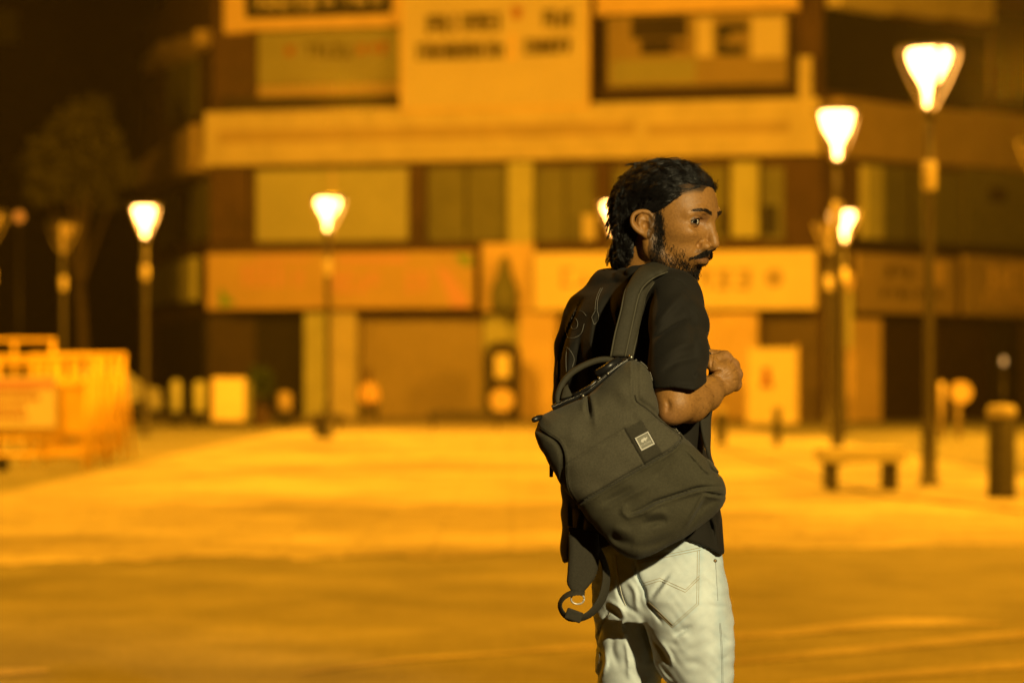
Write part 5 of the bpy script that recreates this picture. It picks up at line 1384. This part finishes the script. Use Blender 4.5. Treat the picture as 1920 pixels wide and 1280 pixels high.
# shoulder strap: two padded folds over the shoulder
Le = edge_on_shirt([(1145, 668), (1153, 626), (1164, 583), (1171, 550), (1179, 532), (1192, 511), (1208, 499)], [-.185, -.17, -.15, -.13, -.11, -.08, -.05])
Re = edge_on_shirt([(1172, 668), (1180, 632), (1189, 590), (1197, 556), (1206, 538), (1224, 522), (1246, 512)], [-.185, -.17, -.15, -.135, -.12, -.10, -.06])
Le += [(1226, 495, -.01), (1252, 503, .03), (1276, 530, .06)]; Re += [(1262, 509, -.03), (1276, 520, .0), (1292, 550, .035)]
ribbon(Le, Re, [.006, .009, .009, .008, .008, .008]).build('shoulder_strap', MATS['bag_trim'], bag, True, True)
Lf = [(a + 27, b, d + .004) for a, b, d in Le[:4]] + [(1207, 541, Re[4][2] + .004), (1224, 526, Re[5][2] + .004)]
Rf = [(1186, 668, -.178), (1192, 640, Re[1][2] + .008), (1200, 602, Re[2][2] + .008), (1207, 569, Re[3][2] + .008), (1213, 549, Re[4][2] + .008), (1226, 530, Re[5][2] + .008)]
ribbon(Lf, Rf, [.004, .006, .006, .003]).build('strap_fold', MATS['bag_trim'], bag, True, True)
mb = MB()
for E_ in (Le, Re, Rf): mb.tube(catmull([P(a, b, c - .004) for a, b, c in E_], 6), .0017, 6)
mb.build('strap_binding', MATS['bag_fabric2'], bag, True, True)
# the strap in front of the chest, through the fist, down to the lower corner
ribbon([(1296, 560, .06), (1312, 610, .03), (1322, 645, -.01), (1330, 668, -.035), (1330, 700, -.05), (1318, 750, -.07), (1313, 785, -.085), (1318, 820, -.11), (1328, 853, -.14), (1334, 874, -.17)],
       [(1312, 556, .10), (1320, 612, .07), (1327, 645, .025), (1334, 668, -.005), (1343, 700, -.02), (1338, 750, -.04), (1333, 785, -.06), (1332, 820, -.09), (1331, 853, -.13), (1338, 872, -.16)], .004).build('chest_strap', MATS['webbing'], bag, True, True)
# second strap hanging at the left with its webbing loop
ribbon([(1064, 985, -.15), (1066, 1030, -.155), (1064, 1070, -.16), (1063, 1092, -.16), (1070, 1106, -.16)], [(1122, 1000, -.15), (1124, 1030, -.15), (1122, 1062, -.145), (1114, 1085, -.15), (1094, 1110, -.158)], [.008, .009, .009, .007, .004]).build('hanging_strap', MATS['webbing'], bag, True, True)
loop = [(1096, 1110, -.162), (1078, 1110, -.172), (1060, 1117, -.172), (1050, 1131, -.168), (1054, 1147, -.166), (1068, 1158, -.168), (1090, 1158, -.166), (1110, 1147, -.160), (1127, 1125, -.155), (1135, 1100, -.152), (1137, 1075, -.150), (1131, 1050, -.150), (1120, 1026, -.150)]
wd = [6, 6, 5, 4, 4.5, 6, 6, 7, 8, 8, 7, 6, 6]
cp = T([(a, b) for a, b, _ in loop], float); tg = np.gradient(cp, axis=0); tg /= np.linalg.norm(tg, axis=1, keepdims=True); nn = np.stack([-tg[:, 1], tg[:, 0]], 1)
ribbon([(c[0] - n_[0] * w_, c[1] - n_[1] * w_, q[2] - .004) for c, n_, w_, q in zip(cp, nn, wd, loop)], [(c[0] + n_[0] * w_, c[1] + n_[1] * w_, q[2] + .010) for c, n_, w_, q in zip(cp, nn, wd, loop)], .0016, 6, 8).build('webbing_loop', MATS['webbing'], bag, True, True)
mb = MB(); cc = P(1083, 1122, -.165)
mb.tube([cc + T([.0125 * math.cos(a), -.002 * math.sin(a), .0100 * math.sin(a)]) for a in np.linspace(0, 2 * math.pi, 25)], .0017, 8); mb.build('strap_ring', MATS['steel'], bag, True, True)
mb = MB()
ax_ = T([math.cos(.35), 0, -math.sin(.35)]); az_ = T([math.sin(.35), 0, math.cos(.35)]); cc = P(1076, 1153, -.172)
mb.box(-.016, .016, -.0035, .0035, -.0105, .0105, lambda x, y, z: cc + ax_ * x + T([0, y, 0]) + az_ * z); mb.build('strap_buckle', MATS['bag_plastic'] if False else MATS['webbing'], bag, False, True, .003)
mb = ribbon([(1030, 872, -.10), (1030, 894, -.10)], [(1038, 872, -.10), (1037, 894, -.10)], .002, 4, 8); mb.build('strap_end', MATS['bag_plastic'], bag, True, True)
# carrying handle
hp = [(1047, 758, -.225), (1046, 742, -.222), (1053, 722, -.215), (1066, 704, -.210), (1085, 690, -.205), (1106, 680, -.20), (1128, 674, -.195), (1146, 675, -.19), (1158, 682, -.19)]
cp = T([(a, b) for a, b, _ in hp], float); tg = np.gradient(cp, axis=0); tg /= np.linalg.norm(tg, axis=1, keepdims=True); nn = np.stack([-tg[:, 1], tg[:, 0]], 1)
ribbon([(c[0] - n_[0] * 5.5, c[1] - n_[1] * 5.5, q[2]) for c, n_, q in zip(cp, nn, hp)], [(c[0] + n_[0] * 5.5, c[1] + n_[1] * 5.5, q[2] + .004) for c, n_, q in zip(cp, nn, hp)], .0055, 6, 12, 2.3).build('handle', MATS['bag_trim'], bag, True, True)
ribbon([(1051, 748, -.232), (1056, 730, -.225), (1062, 722, -.22)], [(1074, 742, -.232), (1068, 730, -.226), (1064, 724, -.22)], .004).build('handle_tab', MATS['bag_trim'], bag, True, True)
# zip: dark tape and metal teeth along the top and down the right side
zt = [(1036, 764, -.222), (1060, 753, -.228), (1085, 742, -.23), (1110, 727, -.23), (1135, 705, -.228), (1160, 685, -.222), (1184, 671, -.215)]
mb = MB(); mb.tube(catmull([P(*q) for q in zt], 6), .0052, 8); mb.build('zip_tape', MATS['bag_plastic'], bag, True, True)
zp = catmull([P(a, b - 1.5, d - .006) for a, b, d in zt], 10); mb = MB()
for q in zp[::1]: mb.lathe([(.0006, -.0012), (.0015, 0), (.0006, .0012)], 6, tuple(q))
mb.build('zip_teeth', MATS['zip_metal'], bag, True, True)
zs = drape(bag_bv, c3([(842, 142), (890, 160), (930, 200), (955, 245), (968, 290)]), .0012, 2.2); mb = MB()
for q in zs: mb.lathe([(.0006, -.001), (.0013, 0), (.0006, .001)], 6, tuple(q))
if len(zs): mb.build('side_zip', MATS['zip_metal'], bag, True, True)
zs = drape(bag_bv, c3([(1095, 606), (1120, 630), (1150, 660), (1172, 692)]), .0012, 2.2); mb = MB()
for q in zs: mb.lathe([(.0006, -.001), (.0013, 0), (.0006, .001)], 6, tuple(q))
if len(zs): mb.build('side_zip', MATS['zip_metal'], bag, True, True)
mb = MB(); mb.tube(catmull([P(1017, 780, -.212), P(1010, 783, -.225), P(1003, 786, -.23), P(997, 787, -.23)], 4), [.003, .0035, .0042, .0048, .0052, .0056, .0058, .0058, .0056, .0054, .0050, .0044, .0030], 8); mb.build('zip_pull', MATS['bag_plastic'], bag, True, True)
for (u, v, d, r) in ((1183, 670, -.225, .0055), (1118, 716, -.236, .0035), (1124, 709, -.236, .0032), (1093, 742, -.238, .0038), (1140, 700, -.234, .0034)):
    mb = MB(); q = P(u, v, d); mb.lathe([(.0008, -r), (r * .8, -r * .6), (r, 0), (r * .8, r * .6), (.0008, r)], 10, tuple(q)); mb.build('zip_slider', MATS['zip_metal'], bag, True, True)
mb = MB(); mb.tube(catmull([P(1076, 741, -.238), P(1090, 733, -.245), P(1106, 724, -.248), P(1118, 714, -.245)], 5), .0030, 8); mb.build('zip_pull', MATS['bag_plastic'], bag, True, True)
mb = MB(); mb.tube(catmull([P(1120, 700, -.215), P(1134, 692, -.225), P(1146, 684, -.225), P(1160, 676, -.21)], 5), .008, 8); mb.build('handle_base', MATS['bag_plastic'], bag, True, True)
# piping cords
for pl_ in (left_pipe, right_pipe[2:]):
    mb = drape_tubes(bag_bv, [[(a + 2.2, b + .2) for a, b in pl_]], .0016, 6, .0006); mb.build('piping', MATS['bag_trim'], bag, True, True)
# square metal badge with an animal emblem and a word under it
TL, TR, BR, BL = [T(q, float) for q in ((1190, 821), (1215, 808), (1227, 832), (1203, 845))]
cpx = (TL + TR + BR + BL) / 4; h_ = drape(bag_bv, [cpx, cpx + .5], .0, 1, False)[0]; dyb = h_[1] - DP - .0015
o0 = P(cpx[0], cpx[1], dyb); ex = P(*TR, dyb) - P(*TL, dyb); ey = P(*TL, dyb) - P(*BL, dyb); en = T([0, -1.0, 0])
def bm(x, y, z): return o0 + ex * x + ey * y + en * z
mb = MB(); mb.box(-.5, .5, -.5, .5, -.003, .0012, bm); bd = mb.build('badge', MATS['steel_face'], bag, False, True)
mb = MB()
for (x0, x1, y0, y1) in ((-.5, .5, -.5, -.40), (-.5, .5, .42, .5), (-.5, -.42, -.40, .42), (.42, .5, -.40, .42)): mb.box(x0, x1, y0, y1, .0012, .0026, bm)
o = mb.build('badge_frame', MATS['steel'], bd, False, True, .0004)
rh = [(-.22, -.02), (-.20, .10), (-.10, .17), (.02, .16), (.10, .22), (.13, .15), (.22, .12), (.27, .17), (.29, .08), (.22, .02), (.14, .00), (.13, -.08), (.07, -.08), (.06, -.01), (-.06, -.01), (-.07, -.08), (-.14, -.08), (-.15, -.02)]
mb = MB(); n = len(rh); mb.add([bm(x - .02, y + .04, .0016) for x, y in rh] + [bm(x - .02, y + .04, .0013) for x, y in rh], [tuple(range(n)), tuple(range(n, 2 * n))[::-1]] + [(i, i + n, (i + 1) % n + n, (i + 1) % n) for i in range(n)])
mb.build('emblem', MATS['steel'], bd, False, True)
tc = bpy.data.curves.new('badge_word', 'FONT'); tc.body = 'RIVACASE'; tc.size = .17; tc.align_x = 'CENTER'; tc.extrude = .02
tmp = bpy.data.objects.new('badge_word', tc); COL.objects.link(tmp); bpy.context.view_layer.update()
me = bpy.data.meshes.new_from_object(tmp.evaluated_get(bpy.context.evaluated_depsgraph_get())); bpy.data.objects.remove(tmp)
vs = [bm(v.co.x - .0, v.co.y - .24, .0014 + v.co.z * .01) for v in me.vertices]
mesh_obj('badge_word', vs, [tuple(p.vertices) for p in me.polygons], MATS['steel'], bd)
# ================================================================== WORLD, LIGHTS, CAMERA
w = bpy.data.worlds.new('World'); scene.world = w; w.use_nodes = True
bg = w.node_tree.nodes['Background']; bg.inputs[0].default_value = (1.0, .42, .03, 1); bg.inputs[1].default_value = .02
def point(name, loc, power, col, r=.25):
    l = bpy.data.lights.new(name, 'POINT'); l.energy = power; l.color = col; l.shadow_soft_size = r
    o = bpy.data.objects.new(name, l); COL.objects.link(o); o.location = loc; o.visible_camera = False
    return o
SOD = (1.0, .375, .011)
def added_spot(loc, power, tgt=None, size=150, col=SOD):  # unseen sodium spot without a post, added to light the square
    l = bpy.data.lights.new('added_sodium_light', 'SPOT'); l.energy = power; l.color = col; l.spot_size = math.radians(size); l.spot_blend = .9; l.shadow_soft_size = .5
    o = bpy.data.objects.new('added_sodium_light', l); COL.objects.link(o); o.location = loc; o.visible_camera = False
    d = Vector(tgt or (loc[0], loc[1] + 2, 0)) - Vector(loc); o.rotation_euler = d.to_track_quat('-Z', 'Y').to_euler()
added_spot((-13, 27, 13), 18000); added_spot((13, 23, 11), 22000); added_spot((0, 37, 15), 19000); added_spot((11, 47, 12), 11000); added_spot((-12, 46, 12), 9000)
added_spot((-5.5, 12.5, 9), 6200); added_spot((5.5, 12.5, 8), 5000)  # added behind the man for rim light and brighter asphalt
point('added_sodium_light', (-4, 57, 8), 7800, SOD, .6); point('added_sodium_light', (11, 54, 8), 8200, SOD, .6); point('added_sodium_light', (-19, 64, 9), 3500, SOD, .6)  # added point lights, hidden from the camera, to brighten facade and left wing
# cooler flood lamp on the near right that lights the man
l = bpy.data.lights.new('flood_lamp', 'SPOT'); l.energy = 1380; l.color = (1.0, .81, .41); l.spot_size = math.radians(22); l.spot_blend = .5; l.shadow_soft_size = .07
o = bpy.data.objects.new('flood_lamp', l); COL.objects.link(o); o.location = (1.95, .2, 3.0); o.visible_camera = False
d = Vector((.28, 4.72, 1.05)) - o.location; o.rotation_euler = d.to_track_quat('-Z', 'Y').to_euler()

cam = bpy.data.cameras.new('camera'); co = bpy.data.objects.new('camera', cam); COL.objects.link(co)
co.location = (0, 0, EYE); co.rotation_euler = (math.pi / 2, 0, 0); cam.lens = 85; cam.sensor_width = 36; cam.sensor_fit = 'HORIZONTAL'
cam.shift_y = 70 / 1920; cam.clip_end = 500; cam.clip_start = .1
cam.dof.use_dof = True; cam.dof.focus_distance = DP - .1; cam.dof.aperture_fstop = 2.9
scene.camera = co
scene.view_settings.view_transform = 'Standard'; scene.view_settings.look = 'None'; scene.view_settings.exposure = 0; scene.view_settings.gamma = 1
scene.cycles.use_denoising = True; scene.cycles.use_adaptive_sampling = False
scene.cycles.max_bounces = 6; scene.cycles.diffuse_bounces = 3; scene.cycles.glossy_bounces = 2
scene.cycles.sample_clamp_indirect = 4

# thin even haze, added to lift the far blacks and soften the lamps
mb = MB(); mb.box(-150, 150, -50, 180, -1.4, 22); hz = mb.build('haze', None)
hm = bpy.data.materials.new('haze'); hm.use_nodes = True; nt = hm.node_tree; nt.nodes.remove(nt.nodes['Principled BSDF'])
pv = nt.nodes.new('ShaderNodeVolumePrincipled'); pv.inputs['Color'].default_value = (.9, .88, .84, 1); pv.inputs['Density'].default_value = .0003; pv.inputs['Anisotropy'].default_value = .5
nt.links.new(pv.outputs[0], nt.nodes['Material Output'].inputs['Volume']); hz.data.materials.append(hm); tag(hz, kind='stuff')
